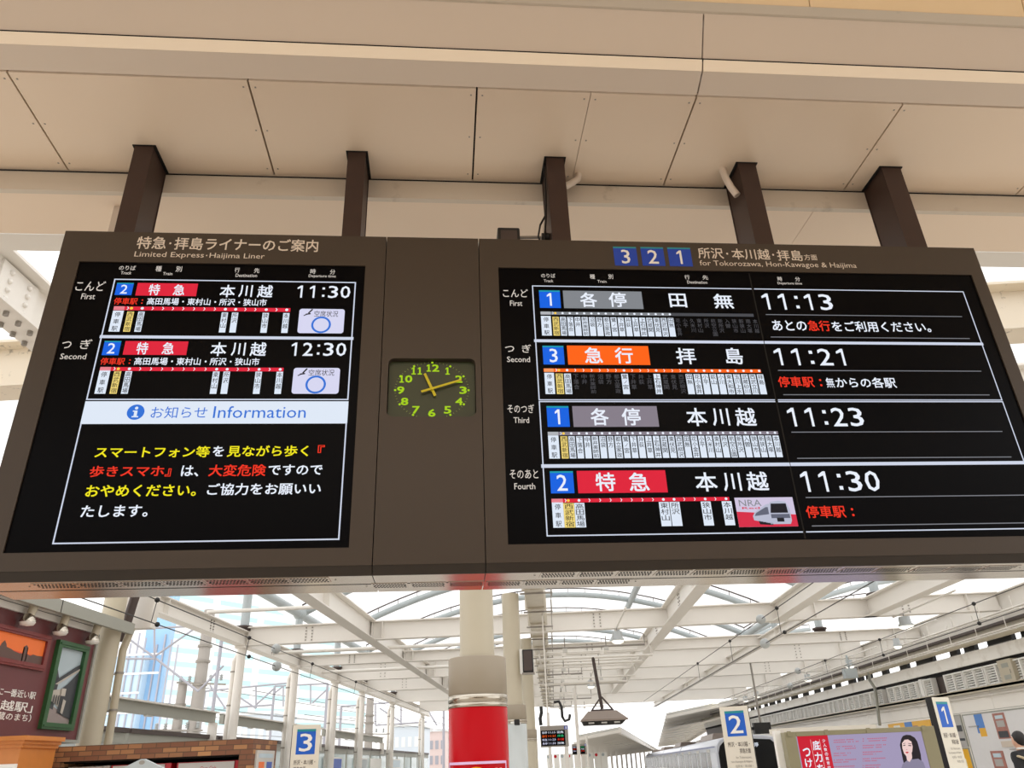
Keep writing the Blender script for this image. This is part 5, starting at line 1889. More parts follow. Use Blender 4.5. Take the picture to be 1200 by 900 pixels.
# ================================================================== LIT ADVERTISEMENT
YA = 10.2
a0, a1 = atY(919, 858.5, YA), atY(1094, 850, YA)
i0, i1 = atY(933, 863, YA), atY(1080, 857, YA)
zt_ = (a0.z + a1.z) / 2
zi = (i0.z + i1.z) / 2
t_ = thing('lit_advertisement', 'lit advertisement board with a dark haired woman and red lettering panel', 'billboard', ((a0.x + a1.x) / 2, YA, 0))
M_OLIVE = mat('olive_frame', (140, 134, 106), 0.4, noise=0.04)
mb = MB()
zb_ = 0.55
mb.box(a0.x, i0.x, YA, YA + 0.18, zb_, zt_, M_OLIVE)
mb.box(i1.x, a1.x, YA, YA + 0.18, zb_, zt_, M_OLIVE)
mb.box(i0.x, i1.x, YA, YA + 0.18, zi, zt_, M_OLIVE)
mb.box(i0.x, i1.x, YA, YA + 0.18, zb_, zb_ + 0.06, M_OLIVE)
mb.build('frame', t_, bevel=0.006)
for f in (0.03, 0.28, 0.56, 0.93):
    mb = MB()
    x = a0.x + (a1.x - a0.x) * f
    mb.box(x - 0.022, x + 0.022, YA - 0.012, YA, zi + 0.005, zi + 0.06, M_OLIVE)
    mb.build('clip', t_)
for x in (a0.x + 0.1, a1.x - 0.1):
    mb = MB()
    mb.box(x - 0.05, x + 0.05, YA + 0.04, YA + 0.14, 0, zb_, M_OLIVE)
    mb.build('leg', t_)
M_ADV = mat('ad_lit_lavender', (160, 150, 182), emit=1.0)
M_ADRED = mat('ad_lit_red', (200, 22, 46), emit=1.0)
M_SKIN_L = mat('ad_lit_skin', (236, 204, 200), emit=1.0)
M_HAIR_L = mat('ad_lit_hair', (34, 26, 32), emit=1.0)
M_SUIT_L = mat('ad_lit_suit', (134, 128, 152), emit=1.0)
M_TXT_L = mat('ad_lit_text', (188, 96, 120), emit=1.0)
mb = MB()
ya = YA + 0.02
mb.rect(i0.x, i1.x, zb_ + 0.06, zi, ya, M_ADV)
pg = mb.build('poster_sheet', t_)
pg['label'] = 'lit lavender poster'


def ad(px, py, l=0):
    q = atY(px, py, ya - 0.001 * l)
    return q


mb = MB()
xa, xb = ad(934, 864).x, ad(970, 864).x
mb.rect(xa, xb, zb_ + 0.06, zi, ya - 0.001, M_ADRED)
mb.build('red_panel', pg)
for body, px, py, h_, n_ in (('底力を', 955.5, 868, 10.5, 3), ('つけよう', 944.5, 876.5, 9.5, 4)):
    q = ad(px, py, 2)
    hz = h_ * 0.0098
    mb = MB()
    for k, ch in enumerate(body):
        z = q.z - hz * 1.22 * k
        mb.text(ch, q.x - 0.043 + 0.011 * k * 0, q.x + 0.043, z - hz, z, ya - 0.002, W_, 0.02)
    mb.build('headline', pg)
q = ad(965, 866, 2)
mb = MB()
for k, ch in enumerate('少人数の教育空間'):
    mb.text(ch, q.x - 0.018, q.x + 0.018, q.z - 0.048 * k - 0.036, q.z - 0.048 * k, ya - 0.002, W_, 0.01)
mb.build('headline', pg)
mb = MB()
for k in range(2):
    u = ad(950 + 10.5 * k, 870).x
    mb.rect(u, u + 0.004, zb_ + 0.3, zi - 0.04, ya - 0.0015, M_SKIN_L)
mb.build('divider_lines', pg)
random.seed(3)
for col, (x0, x1) in enumerate(((977, 1008), (1011, 1040))):
    y = 867.5 - col * 1.5
    mb = MB()
    for k, ln in enumerate((1, 1, 0, 1, 1, 0, 0.9, 0.7, 0, 1, 0.8, 0, 1, 1, 0.5)):
        yy = y + k * 2.6
        if ln:
            u0, u1 = ad(x0, yy).x, ad(x0 + (x1 - x0) * ln * random.uniform(0.7, 1), yy).x
            z = ad(x0, yy).z
            n_ = 16
            for i in range(n_):
                if random.random() < 0.85:
                    s0 = u0 + (u1 - u0) * i / n_
                    mb.rect(s0, s0 + (u1 - u0) / n_ * 0.7, z - 0.005, z + 0.006, ya - 0.001, M_TXT_L)
    mb.build('small_print', pg)
wp = lambda l, *pts: [tuple(ad(x, y, l)) for x, y in pts]
mb = MB()
mb.poly(wp(1, (1056, 866), (1058, 862.5), (1062, 861), (1067, 861.5), (1072, 864.5), (1075, 869), (1077, 876), (1079, 884), (1080, 893), (1083, 904), (1058, 904), (1060, 898), (1058, 890), (1056, 880), (1054.5, 873)), M_HAIR_L)
mb.build('hair_shape', pg)
mb = MB()
mb.poly(wp(2, (1061, 884), (1068, 882), (1069, 890), (1076, 889), (1082, 893), (1086, 904), (1055, 904), (1058, 895), (1063, 891)), M_SUIT_L)
mb.build('suit_shape', pg)
mb = MB()
mb.poly(wp(3, (1061.5, 880), (1068, 879), (1069, 888), (1066, 893), (1063, 891)), M_SKIN_L)
mb.poly(wp(4, (1057, 871), (1060, 867), (1064, 866.5), (1068, 869), (1069.5, 875), (1069, 881), (1066, 885.5), (1062.5, 886.5), (1059.5, 883), (1057.5, 877)), M_SKIN_L)
mb.build('face_shape', pg)
mb = MB()
mb.poly(wp(5, (1058.5, 873.2), (1061, 872.7), (1061, 873.7), (1058.5, 874.2)), M_HAIR_L)
mb.poly(wp(5, (1064.5, 873), (1068, 873.4), (1068, 874.4), (1064.5, 874.1)), M_HAIR_L)
mb.poly(wp(5, (1058.3, 871.2), (1061.2, 870.6), (1061.2, 871.1), (1058.3, 871.8)), M_HAIR_L)
mb.poly(wp(5, (1064.2, 870.8), (1068.2, 871.4), (1068.2, 872), (1064.2, 871.4)), M_HAIR_L)
mb.poly(wp(5, (1060.6, 881.6), (1063, 880.9), (1065.4, 881.6), (1063, 883)), M_ADRED)
mb.poly(wp(5, (1061.8, 878.2), (1063.4, 878.2), (1063.2, 878.8), (1062, 878.8)), M_TXT_L)
mb.build('face_features', pg)
mb = MB()
p = atY(909.5, 860, 10.5)
mb.box(p.x - 0.045, p.x + 0.03, 10.4, 10.5, 0, 1.86, M_PWHITE)
tag(mb.build('frame_post', org=(p.x, 10.45, 0)), 'white post at the left end of the lit advertisement', 'post')
mb = MB()
p0, p1 = atY(907, 853, 12.2), atY(1023, 848.5, 12.2)
mb.box(p0.x, p1.x, 12.1, 12.5, 1.86, 1.93, M_SIGNCREAM)
mb.box(p0.x + 0.1, p1.x - 0.1, 12.15, 12.45, 0, 1.86, M_EAVE)
tag(mb.build('kiosk_roof', org=((p0.x + p1.x) / 2, 12.3, 0)), 'flat cream kiosk top just behind the lit advertisement', 'kiosk')

# ================================================================== RIGHT WALL
WX = 13.5
M_BAND2 = mottled('concrete_band_paint', (250, 246, 238), (206, 196, 182), 0.6, 0.55, 0.8, 1.2)
mb = MB()
for i in range(24):
    y0, y1 = 13 + 2.6 * i, 13 + 2.6 * (i + 1) - 0.012
    mb.box(WX, WX + 0.2, y0, y1, 0, 2.58, M_WALLR)
    mb.box(WX + 0.005, WX + 0.2, y0, y1, 2.595, 3.12, M_WALLR)
mb.box(WX + 0.01, WX + 0.2, 13, 75, 2.58, 2.595, M_EAVE)
struct(mb.build('wall_right', org=(WX, 40, 0)))
mb = MB()
mb.box(WX - 0.22, WX + 0.25, 13, 75, 3.14, 3.21, M_COLUMN)
mb.box(WX - 0.22, WX - 0.18, 13, 75, 3.10, 3.24, M_COLUMN)
mb.box(WX - 0.10, WX - 0.06, 13, 75, 2.98, 3.01, M_BEAM)
struct(mb.build('trim_3', org=(WX, 40, 3.1)))
mb = MB()
mb.box(WX - 0.06, WX + 0.3, 13, 75, 3.93, 4.30, M_BAND2)
mb.box(WX + 0.02, WX + 0.3, 13, 75, 3.80, 3.93, M_SEAM)
mb.box(WX + 0.08, WX + 0.3, 13, 75, 3.21, 3.80, M_DKBROWN)
struct(mb.build('trim_4', org=(WX, 40, 3.9)))
mb = MB()
mb.box(WX - 0.62, WX + 0.5, 13, 75, 4.70, 4.76, M_DKBROWN)
mb.box(WX - 0.50, WX - 0.46, 13, 75, 4.76, 5.04, M_BEAM)
mb.box(WX - 0.50, WX + 0.5, 13, 75, 5.04, 5.08, M_BEAM)
tag(mb.build('eave_slab', org=(WX, 40, 4.7)), 'dark flat eave board over the right wall pipe', 'eave')
mb = MB()
mb.tube([(WX - 0.3, 13, 4.50), (WX - 0.3, 75, 4.50)], 0.09, M_COLUMN, 14)
mb.box(WX - 0.42, WX - 0.18, 13, 75, 4.585, 4.70, M_DUCT)
tag(mb.build('wall_pipe', org=(WX - 0.3, 40, 4.5)), 'long beige pipe running above the right wall', 'pipe')
random.seed(11)
k = 0
y = 14.0
while y < 60:
    L_ = random.choice((0.5, 0.7, 1.0, 1.4))
    mb = MB()
    mb.box(WX + 0.05, WX + 0.18, y, y + L_, 4.30, 4.70, M_BLACK)
    mb.box(WX + 0.03, WX + 0.05, y, y + L_, 4.30, 4.34, M_BOLT)
    tag(mb.build('gap_block', org=(WX + 0.1, y, 4.3)), 'dark filler block in the light slit above the right wall', 'block', 'dark blocks in the slit above the right wall')
    y += L_ + random.choice((0.5, 0.8, 1.3))
    k += 1
# louvres: first one built with its parts, then copied
def louvre(y):
    t_ = thing('louvre_panel', 'grey ventilation louvre panel in the row along the right wall', 'louvre', (WX, y, 3.22), 'W', 'louvre panels along the right wall')
    mb = MB()
    L_ = 1.30
    for a, b, c, d in ((0, L_, 3.22, 3.26), (0, L_, 3.76, 3.80), (0, 0.05, 3.26, 3.76), (L_ - 0.05, L_, 3.26, 3.76), (L_ / 2 - 0.03, L_ / 2 + 0.03, 3.26, 3.76)):
        mb.box(WX - 0.14, WX + 0.06, y + a, y + b, c, d, M_LOUV2)
    mb.build('frame', t_)
    mb = MB()
    for k in range(7):
        z = 3.27 + 0.071 * k
        mb.add([(WX - 0.09, y + 0.05, z), (WX - 0.09, y + L_ - 0.05, z), (WX - 0.05, y + L_ - 0.05, z + 0.054), (WX - 0.05, y + 0.05, z + 0.054),
                (WX - 0.08, y + 0.05, z), (WX - 0.08, y + L_ - 0.05, z), (WX - 0.04, y + L_ - 0.05, z + 0.054), (WX - 0.04, y + 0.05, z + 0.054)],
               [(0, 1, 2, 3), (7, 6, 5, 4), (0, 4, 5, 1), (1, 5, 6, 2), (3, 2, 6, 7), (0, 3, 7, 4)], M_LOUV2)
    mb.build('slats', t_)
    mb = MB()
    mb.box(WX + 0.05, WX + 0.07, y, y + L_, 3.24, 3.78, M_DKBROWN)
    mb.build('backing', t_)
    return t_


proto = louvre(14.0)
spots = []
y = 15.34
while y < 62:
    if not (28.2 < y < 29.3 or 22.0 < y + 1.3 < 23.9 or 33.0 < y < 33.6):
        spots.append(y)
        y += 1.36
    else:
        y += 0.45
for y in spots:
    c = proto.copy()
    COL.objects.link(c)
    c.location = (WX, y, 3.22)
    for ch in list(proto.children):
        d = ch.copy()
        COL.objects.link(d)
        d.parent = c
t_ = thing('wall_unit', 'cream louvred box unit breaking the louvre row at the right edge', 'unit', (WX, 23.2, 3.22))
a, b = atX(1173, 780, WX - 0.1).y, atX(1190, 780, WX - 0.1).y
mb = MB()
mb.box(WX - 0.2, WX + 0.05, min(a, b), max(a, b), 3.22, 3.84, M_COLUMN)
mb.build('case', t_)
mb = MB()
ym, hw_ = (a + b) / 2, abs(a - b) * 0.24
for z in (3.30, 3.62):
    mb.box(WX - 0.205, WX - 0.2, ym - hw_, ym + hw_, z, z + 0.12, M_EAVE)
mb.box(WX - 0.21, WX - 0.2, ym - hw_ * 1.3, ym - hw_ * 1.15, 3.44, 3.56, M_BOLT)
mb.build('small_grille', t_)
mb = MB()
a, b = atX(1078.5, 800, WX - 0.1).y, atX(1082, 800, WX - 0.1).y
mb.box(WX - 0.16, WX + 0.07, min(a, b), max(a, b), 3.21, 3.83, M_PWHITE)
tag(mb.build('louvre_jamb', org=(WX, a, 3.21)), 'bright white upright beside the dark gap in the louvre row', 'post')
# cable tray under the roof edge and hangers
for X, z, lab in ((11.9, 4.70, 'upper cable tray hung under the roof along the right wall'), (12.5, 4.42, 'lower cable tray hung under the roof along the right wall')):
    t_ = thing('cable_tray', lab, 'tray', (X, 14, z))
    mb = MB()
    for dx in (-0.12, 0.12):
        mb.tube([(X + dx, 13.5, z), (X + dx, 55, z)], 0.02, M_BEAM, 8)
    mb.build('rails', t_)
    for i in range(26):
        mb = MB()
        Y = 14 + 1.6 * i
        mb.tube([(X - 0.14, Y, z - 0.02), (X + 0.14, Y, z - 0.02)], 0.014, M_BEAM, 6)
        mb.tube([(X - 0.13, Y, z - 0.02), (X - 0.13, Y, 4.995)], 0.012, M_BEAM, 6)
        mb.build('hanger', t_)
mb = MB()
pts = [(1018, 787), (1019, 797), (1025, 806), (1027, 818), (1029, 835), (1031, 850)]
mb.tube([atX(x, y, WX - 0.35) for x, y in pts], 0.06, M_EAVE, 10)
tag(mb.build('flexible_conduit', org=atX(1019, 797, WX - 0.35)), 'grey conduit bending down the right wall beside the lit advertisement', 'pipe')

# posters on the right wall
def wallq(px, py):
    q = atX(px, py, WX - 0.02)
    return q.y, q.z


def wall_poster(label, xl, xr, ytop, ybot, base, bits, frame_=None, zb=None):
    ya, zt = wallq((xl + xr) / 2, ytop)
    y0, y1 = wallq(xr, ytop)[0], wallq(xl, ytop)[0]
    z0 = wallq((xl + xr) / 2, ybot)[1] if zb is None else zb
    t_ = thing('wall_poster', label, 'poster', (WX, (y0 + y1) / 2, z0))
    mb = MB()
    mb.box(WX - 0.03, WX - 0.002, y0, y1, z0, zt, base)
    if frame_:
        for a, b, c, d in ((y0 - .04, y0, z0, zt), (y1, y1 + .04, z0, zt), (y0 - .04, y1 + .04, zt, zt + .04)):
            mb.box(WX - 0.04, WX - 0.002, a, b, c, d, frame_)
    sh = mb.build('sheet', t_)
    for bi, (u0, u1, v0, v1, m, nm) in enumerate(bits):
        mb = MB()
        # u from left in the photo (far end) to right (near end)
        mb.box(WX - 0.034 - 0.003 * bi, WX - 0.03, y1 + (y0 - y1) * u1, y1 + (y0 - y1) * u0, zt - (zt - z0) * v1, zt - (zt - z0) * v0, m)
        mb.build(nm, sh)


M_BRIKP = mat('poster_brick_house', (170, 112, 98), 0.4, noise=0.3, scale=4)
M_SKYP = mat('poster_sky_blue', (76, 132, 206), 0.4, noise=0.15, scale=1)
M_GREYP = mat('poster_grey', (176, 172, 168), 0.4, noise=0.1, scale=2)
M_WPOST = mat('poster_white', (226, 224, 224), 0.4, noise=0.03)
wall_poster('large white display board with small house pictures behind the dark haired person', 1127, 1215, 834, 900, M_WPOST,
            ((0.17, 0.29, 0.0, 0.34, M_SKYP, 'sky_picture'), (0.20, 0.29, 0.25, 0.40, M_YDISC, 'yellow_picture'), (0.44, 0.60, 0.02, 0.46, M_BRIKP, 'house_picture'), (0.47, 0.575, 0.06, 0.12, M_PPALE, 'window_picture'), (0.47, 0.575, 0.15, 0.26, M_GREYP, 'window_picture'), (0.46, 0.585, 0.33, 0.44, M_PDARK, 'shop_front_picture'),
             (0.27, 0.44, 0.66, 1.0, M_BRIKP, 'house_picture'), (0.30, 0.41, 0.70, 0.77, M_PPALE, 'window_picture'), (0.30, 0.41, 0.80, 0.92, M_GREYP, 'window_picture'), (0.46, 0.66, 0.50, 0.60, M_COVE, 'beige_picture'), (0.55, 0.75, 0.63, 0.65, M_GREYP, 'caption_line'), (0.06, 0.2, 0.20, 0.22, M_GREYP, 'caption_line')), M_EAVE, 0.9)
wall_poster('yellow edged blue poster right of the platform 1 sign', 1105, 1125, 840, 876, M_GREYP, ((0.0, 0.28, 0.0, 1.0, M_YDISC, 'yellow_band'), (0.30, 0.62, 0.0, 1.0, M_SKYP, 'blue_band'), (0.66, 0.95, 0.3, 0.5, M_PDARK, 'caption_block'), (0.32, 0.95, 0.72, 0.80, M_PDARK, 'figure_row')), M_EAVE)
wall_poster('yellow poster below the blue one, right of the platform 1 sign', 1113, 1135, 878, 906, M_GREYP, ((0.28, 1.0, 0.0, 1.0, M_YDISC, 'yellow_field'), (0.55, 0.75, 0.4, 0.8, M_PWHITE, 'round_motif')), M_EAVE)
wall_poster('strip of yellow and blue posters just above the lit advertisement', 1040, 1090, 846, 872, M_YDISC, ((0.14, 0.3, 0.1, 0.9, M_PWHITE, 'white_field'), (0.42, 0.6, 0.0, 1.0, M_SKYP, 'blue_field'), (0.62, 0.72, 0.2, 0.9, M_BRIKP, 'red_field')), None)

# ================================================================== TRAIN
TYAW = math.radians(-3.9)
TX, TY = 8.38, 37.0
t_ = thing('commuter_train', 'silver commuter train with a black glass front behind the platform 2 sign', 'train', (TX, TY, -1.0))


def tl(mb, name, par=None, bevel=0):
    c, s = math.cos(TYAW), math.sin(TYAW)
    for v in mb.v:
        vx, vy = v.x, v.y
        v.x, v.y = TX + vx * c - vy * s, TY + vx * s + vy * c
    return mb.build(name, par or t_, bevel=bevel)


HW = 1.38
sec = [(-HW, -0.2), (-HW, 1.75), (-HW + 0.05, 2.05), (-HW + 0.22, 2.26), (-HW + 0.5, 2.36), (0, 2.42), (HW - 0.5, 2.36), (HW - 0.22, 2.26), (HW - 0.05, 2.05), (HW, 1.75), (HW, -0.2)]
for ccar in range(4):
    y0 = 0.35 + 20.2 * ccar
    mb = MB()
    mb.prism([(x, y0, z) for x, z in sec], (0, 19.7, 0), M_SILVER)
    body = tl(mb, 'car_body')
    mb = MB()
    mb.box(-HW - 0.006, -HW, y0, y0 + 19.7, 1.98, 2.02, M_TRBLUE)
    tl(mb, 'blue_stripe', body)
    for d_ in range(4):
        yd = y0 + 2.0 + 4.9 * d_
        mb = MB()
        mb.box(-HW - 0.012, -HW, yd, yd + 1.3, 0.0, 1.92, M_LOUV)
        tl(mb, 'door', body)
        mb = MB()
        for q_ in (0.1, 0.72):
            mb.box(-HW - 0.016, -HW - 0.012, yd + q_, yd + q_ + 0.48, 0.95, 1.80, M_TGLASS)
        tl(mb, 'door_window', body)
        mb = MB()
        mb.box(-HW - 0.010, -HW, yd + 1.75, yd + 4.4, 0.95, 1.82, M_TGLASS)
        tl(mb, 'side_window', body)
    mb = MB()
    mb.prism([(-0.85, y0 + 5, 2.38), (-0.75, y0 + 5, 2.66), (0.75, y0 + 5, 2.66), (0.85, y0 + 5, 2.38)], (0, 6, 0), M_HOOD)
    mb.prism([(-0.6, y0 + 14, 2.38), (-0.55, y0 + 14, 2.56), (0.55, y0 + 14, 2.56), (0.6, y0 + 14, 2.38)], (0, 2, 0), M_BOLT)
    tl(mb, 'roof_unit', body)
mb = MB()
mb.prism([(x, 0.0, z) for x, z in sec], (0, 0.36, 0), M_SILVER)
fr = tl(mb, 'cab_front', None, 0.05)
mb = MB()
gl = [(-HW + 0.10, 0.55), (-HW + 0.10, 1.75), (-HW + 0.2, 2.02), (-HW + 0.4, 2.2), (0, 2.27), (HW - 0.4, 2.2), (HW - 0.2, 2.02), (HW - 0.10, 1.75), (HW - 0.10, 0.55)]
mb.prism([(x, -0.03, z) for x, z in gl], (0, 0.03, 0), M_TGLASS)
tl(mb, 'windscreen', fr)
mb = MB()
mb.text('各停', -0.15 + 0.2, 0.45, 1.93, 2.1, -0.034, W_, 0.01)
tl(mb, 'destination_display', fr)
mb = MB()
mb.box(-HW, HW, -0.02, 0.0, -0.2, 0.5, M_TRBLUE)
tl(mb, 'front_skirt_band', fr)
for sg in (-1, 1):
    mb = MB()
    mb.box(sg * 0.95 - 0.16, sg * 0.95 + 0.16, -0.028, 0.0, 0.56, 0.70, M_LOUV)
    tl(mb, 'headlamp', fr)
mb = MB()
for ccar in range(4):
    for yy in (3.0, 16.5):
        mb.box(-1.2, 1.2, 0.35 + 20.2 * ccar + yy - 1.2, 0.35 + 20.2 * ccar + yy + 1.2, -1.09, -0.2, M_BLACK)
tl(mb, 'bogies')
# dark display over the track end
a = atY(897, 858, 33)
mb = MB()
mb.box(a.x - 0.3, a.x + 0.35, 33.4, 33.7, 2.35, 2.75, M_BLACK)
mb.tube([(a.x, 33.55, 2.75), (a.x, 33.55, 4.99)], 0.04, M_BOLT, 8)
mb.box(a.x - 1.4, a.x - 0.4, 33.45, 33.65, 2.45, 2.68, M_BLACK)
mb.box(a.x - 1.3, a.x - 0.5, 33.44, 33.45, 2.5, 2.62, M_TRBLUE)
mb.box(a.x - 0.5, a.x - 0.2, 33.5, 33.6, 2.5, 2.6, M_BLACK)
tag(mb.build('signal_box', org=(a.x, 33.15, 2.35)), 'dark signal boxes hanging above the train front at right', 'signal')

# ================================================================== FAR CANOPIES AND PLATFORM FURNITURE
def canopy(name, label, near, far, yn, yf, m, ribs):
    (nl, nr), (fl, fr_) = near, far
    A, B = atY(*nl, yn), atY(*nr, yn)
    C_, D_ = atY(*fl, yf), atY(*fr_, yf)
    t_ = thing(name, label, 'canopy', (A + B) / 2)
    mb = MB()
    up = Vector((0, 0, 0.12))
    mb.add([A, B, D_, C_, A + up, B + up, D_ + up, C_ + up], [(0, 1, 2, 3), (4, 5, 6, 7), (0, 1, 5, 4), (1, 2, 6, 5), (2, 3, 7, 6), (3, 0, 4, 7)], m)
    mb.build('roof_sheet', t_)
    for k in range(ribs):
        f = (k / ribs) ** 1.4
        mb = MB()
        mb.bar(A.lerp(C_, f) - Vector((0, 0, 0.12)), B.lerp(D_, f) - Vector((0, 0, 0.12)), 0.12, 0.2, M_BEAM)
        mb.build('rib', t_)
    mb = MB()
    mb.bar(A.lerp(B, 0.98) - up, C_.lerp(D_, 0.98) - up, 0.2, 0.35, M_BEAM)
    mb.build('edge_beam', t_)


canopy('far_canopy', 'far ribbed platform roof left of the bright gap', ((676, 864), (727, 854)), ((690, 889), (771, 879)), 56, 150, M_LOUV, 14)
canopy('far_canopy', 'far ribbed platform roof right of the bright gap', ((781, 838), (890, 815)), ((771, 875), (800, 872)), 58, 150, M_LOUV, 14)
a, b = atY(837, 823, 57), atY(789, 849, 90)
t_ = thing('skylight_glow', 'slanting row of glowing white bars standing in for a skylight slit, far right canopy', 'lamp', (a + b) / 2)  # glowing bars added in place of a skylight slit, no lamps there
for k in range(6):
    mb = MB()
    mb.bar(a.lerp(b, k / 6), a.lerp(b, (k + 0.86) / 6), 0.7, 0.08, M_LIGHT)
    mb.build('skylight_glow_bar', t_)
random.seed(5)
for i in range(16):
    Y = 46 + i * 6.5
    f = i / 15
    px = 664 + 96 * f ** 0.8
    p = atY(px, 880, Y)
    mb = MB()
    mb.box(p.x - 0.11, p.x + 0.11, Y, Y + 0.2, 0, 2.75, M_BEAM)
    tag(mb.build('canopy_post', org=(p.x, Y, 0)), 'small white post in the far row along the middle platform', 'post', 'far white posts along the middle platform')
for i in range(9):
    p = atY(644 + 8 * i, 885, 60)
    t_ = thing('route_panel', 'white notice panel with a red dot far along the middle platform', 'panel', (p.x, 60, 0), 'W', 'far white notice panels along the middle platform')
    mb = MB()
    mb.box(p.x - 0.2, p.x + 0.2, 60, 60.08, 0.0, 2.2, M_PWHITE)
    mb.build('panel_face', t_)
    mb = MB()
    mb.disc(p.x - 0.08, 2.05, 0.1, 59.99, M_VRED if i % 2 else M_TUBE)
    mb.build('round_mark', t_)

# ================================================================== BEYOND THE LEFT WALL
# white office block with bands of windows
def facade_point(px, py):
    """point on the slanted facade plane"""
    d = ray(px, py, AXW)
    # plane through P0 along direction (0.5, 0.866)
    P0 = Vector((-99, 205, 0))
    n = Vector((0.866, -0.5, 0))
    t = (P0 - CAMP).dot(n) / d.dot(n)
    return CAMP + d * t


t_ = thing('office_block', 'big white office block with pale cyan window bands behind the left columns', 'building', (-85, 230, 0))
A, B = facade_point(196, 760), facade_point(420, 790)
dv = Vector((0.5, 0.866, 0))
P0 = Vector((A.x, A.y, 0)) - dv * 2
P1 = Vector((B.x, B.y, 0)) + dv * 6
nb = Vector((-0.866, 0.5, 0)) * 30
mb = MB()
mb.prism([P0, P1, P1 + nb, P0 + nb], (0, 0, 62), M_FACADE)
mb.build('walls', t_)
nin = Vector((0.866, -0.5, 0)) * 0.12
L_ = (P1 - P0).length
z = facade_point(240, 768).z
dz = z - facade_point(240, 784).z
for k in range(-5, 9):
    zz_ = z + dz * k
    if zz_ < 3:
        continue
    mb = MB()
    for s_ in range(5):
        a = P0 + dv * (L_ * (s_ + 0.04) / 5)
        b = P0 + dv * (L_ * (s_ + 0.88) / 5)
        mb.prism([a + Vector((0, 0, zz_)), b + Vector((0, 0, zz_)), b + Vector((0, 0, zz_ + dz * 0.36)), a + Vector((0, 0, zz_ + dz * 0.36))], nin, M_BAND)
    mb.build('window_band', t_)
t_ = thing('glass_tower', 'blue glass tower with dark mullions behind the beige drain pipe', 'building', (-68, 150, 0))
YT = 150
M_TBLUE = mat('tower_blue_glass', (150, 190, 226), 0.25, noise=0.2, scale=0.15)
a, b = atY(136, 760, YT), atY(172, 760, YT)
c, d = atY(172, 700, YT), atY(200, 700, YT)
mb = MB()
mb.box(a.x, b.x, YT, YT + 2.5, 0, atY(150, 768, YT).z, M_BGLASS)
mb.box(c.x, d.x, YT + 2, YT + 4, 0, atY(188, 600, YT).z, M_TBLUE)
mb.build('glass_walls', t_)
for k in range(9):
    mb = MB()
    px = 133 + 8.4 * k
    p = atY(px, 760, YT - 1)
    y_ = YT if k < 5 else YT + 2.0
    mb.box(p.x - 0.13, p.x + 0.13, y_ - 0.3, y_ - 0.05, 0, (atY(px, 742 + 6 * (k % 3), YT).z), M_GANTRY)
    mb.build('mullion', t_)
for k in range(6):
    mb = MB()
    z = 6 + 3.4 * k
    mb.box(a.x, b.x if k < 4 else d.x, YT - 0.4, YT - 0.02, z, z + 0.35, M_FACADE)
    mb.build('floor_line', t_)
# concrete poles
for (px, y0, y1, Y, r, lab) in ((246, 715, 900, 45.0, 0.30, 'tall thick concrete pole beyond the left platform wall'), (215, 798, 900, 45.0, 0.24, 'shorter concrete pole left of the tall thick one'), (503, 760, 900, 70.0, 0.3, 'concrete pole seen between the left columns and the red column')):
    p = atY(px if px != 503 else 434, y0 if px != 503 else 818, Y)
    t_ = thing('concrete_pole', lab, 'pole', (p.x, Y, 0))
    mb = MB()
    mb.tube([(p.x, Y, 0), (p.x, Y, p.z)], [r * 1.25, r], M_CONC, 16)
    mb.build('shaft', t_)
    mb = MB()
    for k, z in enumerate((0.72, 0.8, 0.60)):
        mb.tube([(p.x, Y, p.z * z), (p.x, Y, p.z * z + 0.12)], r * 1.35, M_BOLT, 14)
    mb.build('collar', t_)
    mb = MB()
    mb.bar((p.x - 1.2, Y - 0.3, p.z * 0.62), (p.x + 1.6, Y - 0.3, p.z * 0.6), 0.09, 0.09, M_BOLT)
    for dx in (-1.0, -0.5, 0.7, 1.3):
        mb.lathe([(0.001, 0), (0.12, 0.02), (0.05, 0.1), (0.12, 0.14), (0.05, 0.22), (0.12, 0.26), (0.001, 0.36)], (p.x + dx, Y - 0.3, p.z * 0.62), M_INSUL, 10)
    mb.build('insulator_arm', t_)


def gantry(label, segs, Y, r):
    pts = [(atY(*a, Y), atY(*b, Y)) for a, b in segs]
    t_ = thing('catenary_gantry', label, 'gantry', (pts[0][0].x, Y, 0))
    for a, b in pts:
        mb = MB()
        mb.tube([a, b], r, M_GANTRY, 8)
        mb.build('strut', t_)
    for x in (pts[0][0].x, pts[0][1].x):
        mb = MB()
        mb.tube([(x, Y, 0), (x, Y, pts[0][0].z)], r * 1.6, M_GANTRY, 10)
        mb.build('mast', t_)


gantry('nearest steel catenary gantry with crossed struts, beyond the left wall', (((150, 737.5), (262, 732)), ((181, 735), (181, 772)), ((182, 771), (150, 748)), ((183, 768), (226, 738)), ((183, 772), (232, 810)), ((148, 772), (182, 772)), ((232, 810), (262, 780))), 36, 0.05)
gantry('second steel catenary gantry, behind the first two left columns', (((240, 810), (340, 800)), ((300, 805), (300, 830)), ((246, 803), (264, 830)), ((300, 826), (322, 806)), ((282, 818), (300, 830)), ((262, 830), (320, 826))), 55, 0.06)
gantry('third steel catenary gantry, right of the platform 3 sign', (((322, 804), (384, 801)), ((332, 805), (332, 828)), ((364, 803), (364, 825)), ((322, 812), (332, 804)), ((366, 824), (383, 808))), 62, 0.06)
gantry('farthest steel catenary gantry, left of the red column', (((400, 828), (520, 818)), ((440, 826), (440, 850)), ((470, 824), (470, 850)), ((440, 850), (500, 846)), ((445, 830), (470, 846)), ((500, 830), (512, 850))), 80, 0.08)
random.seed(21)
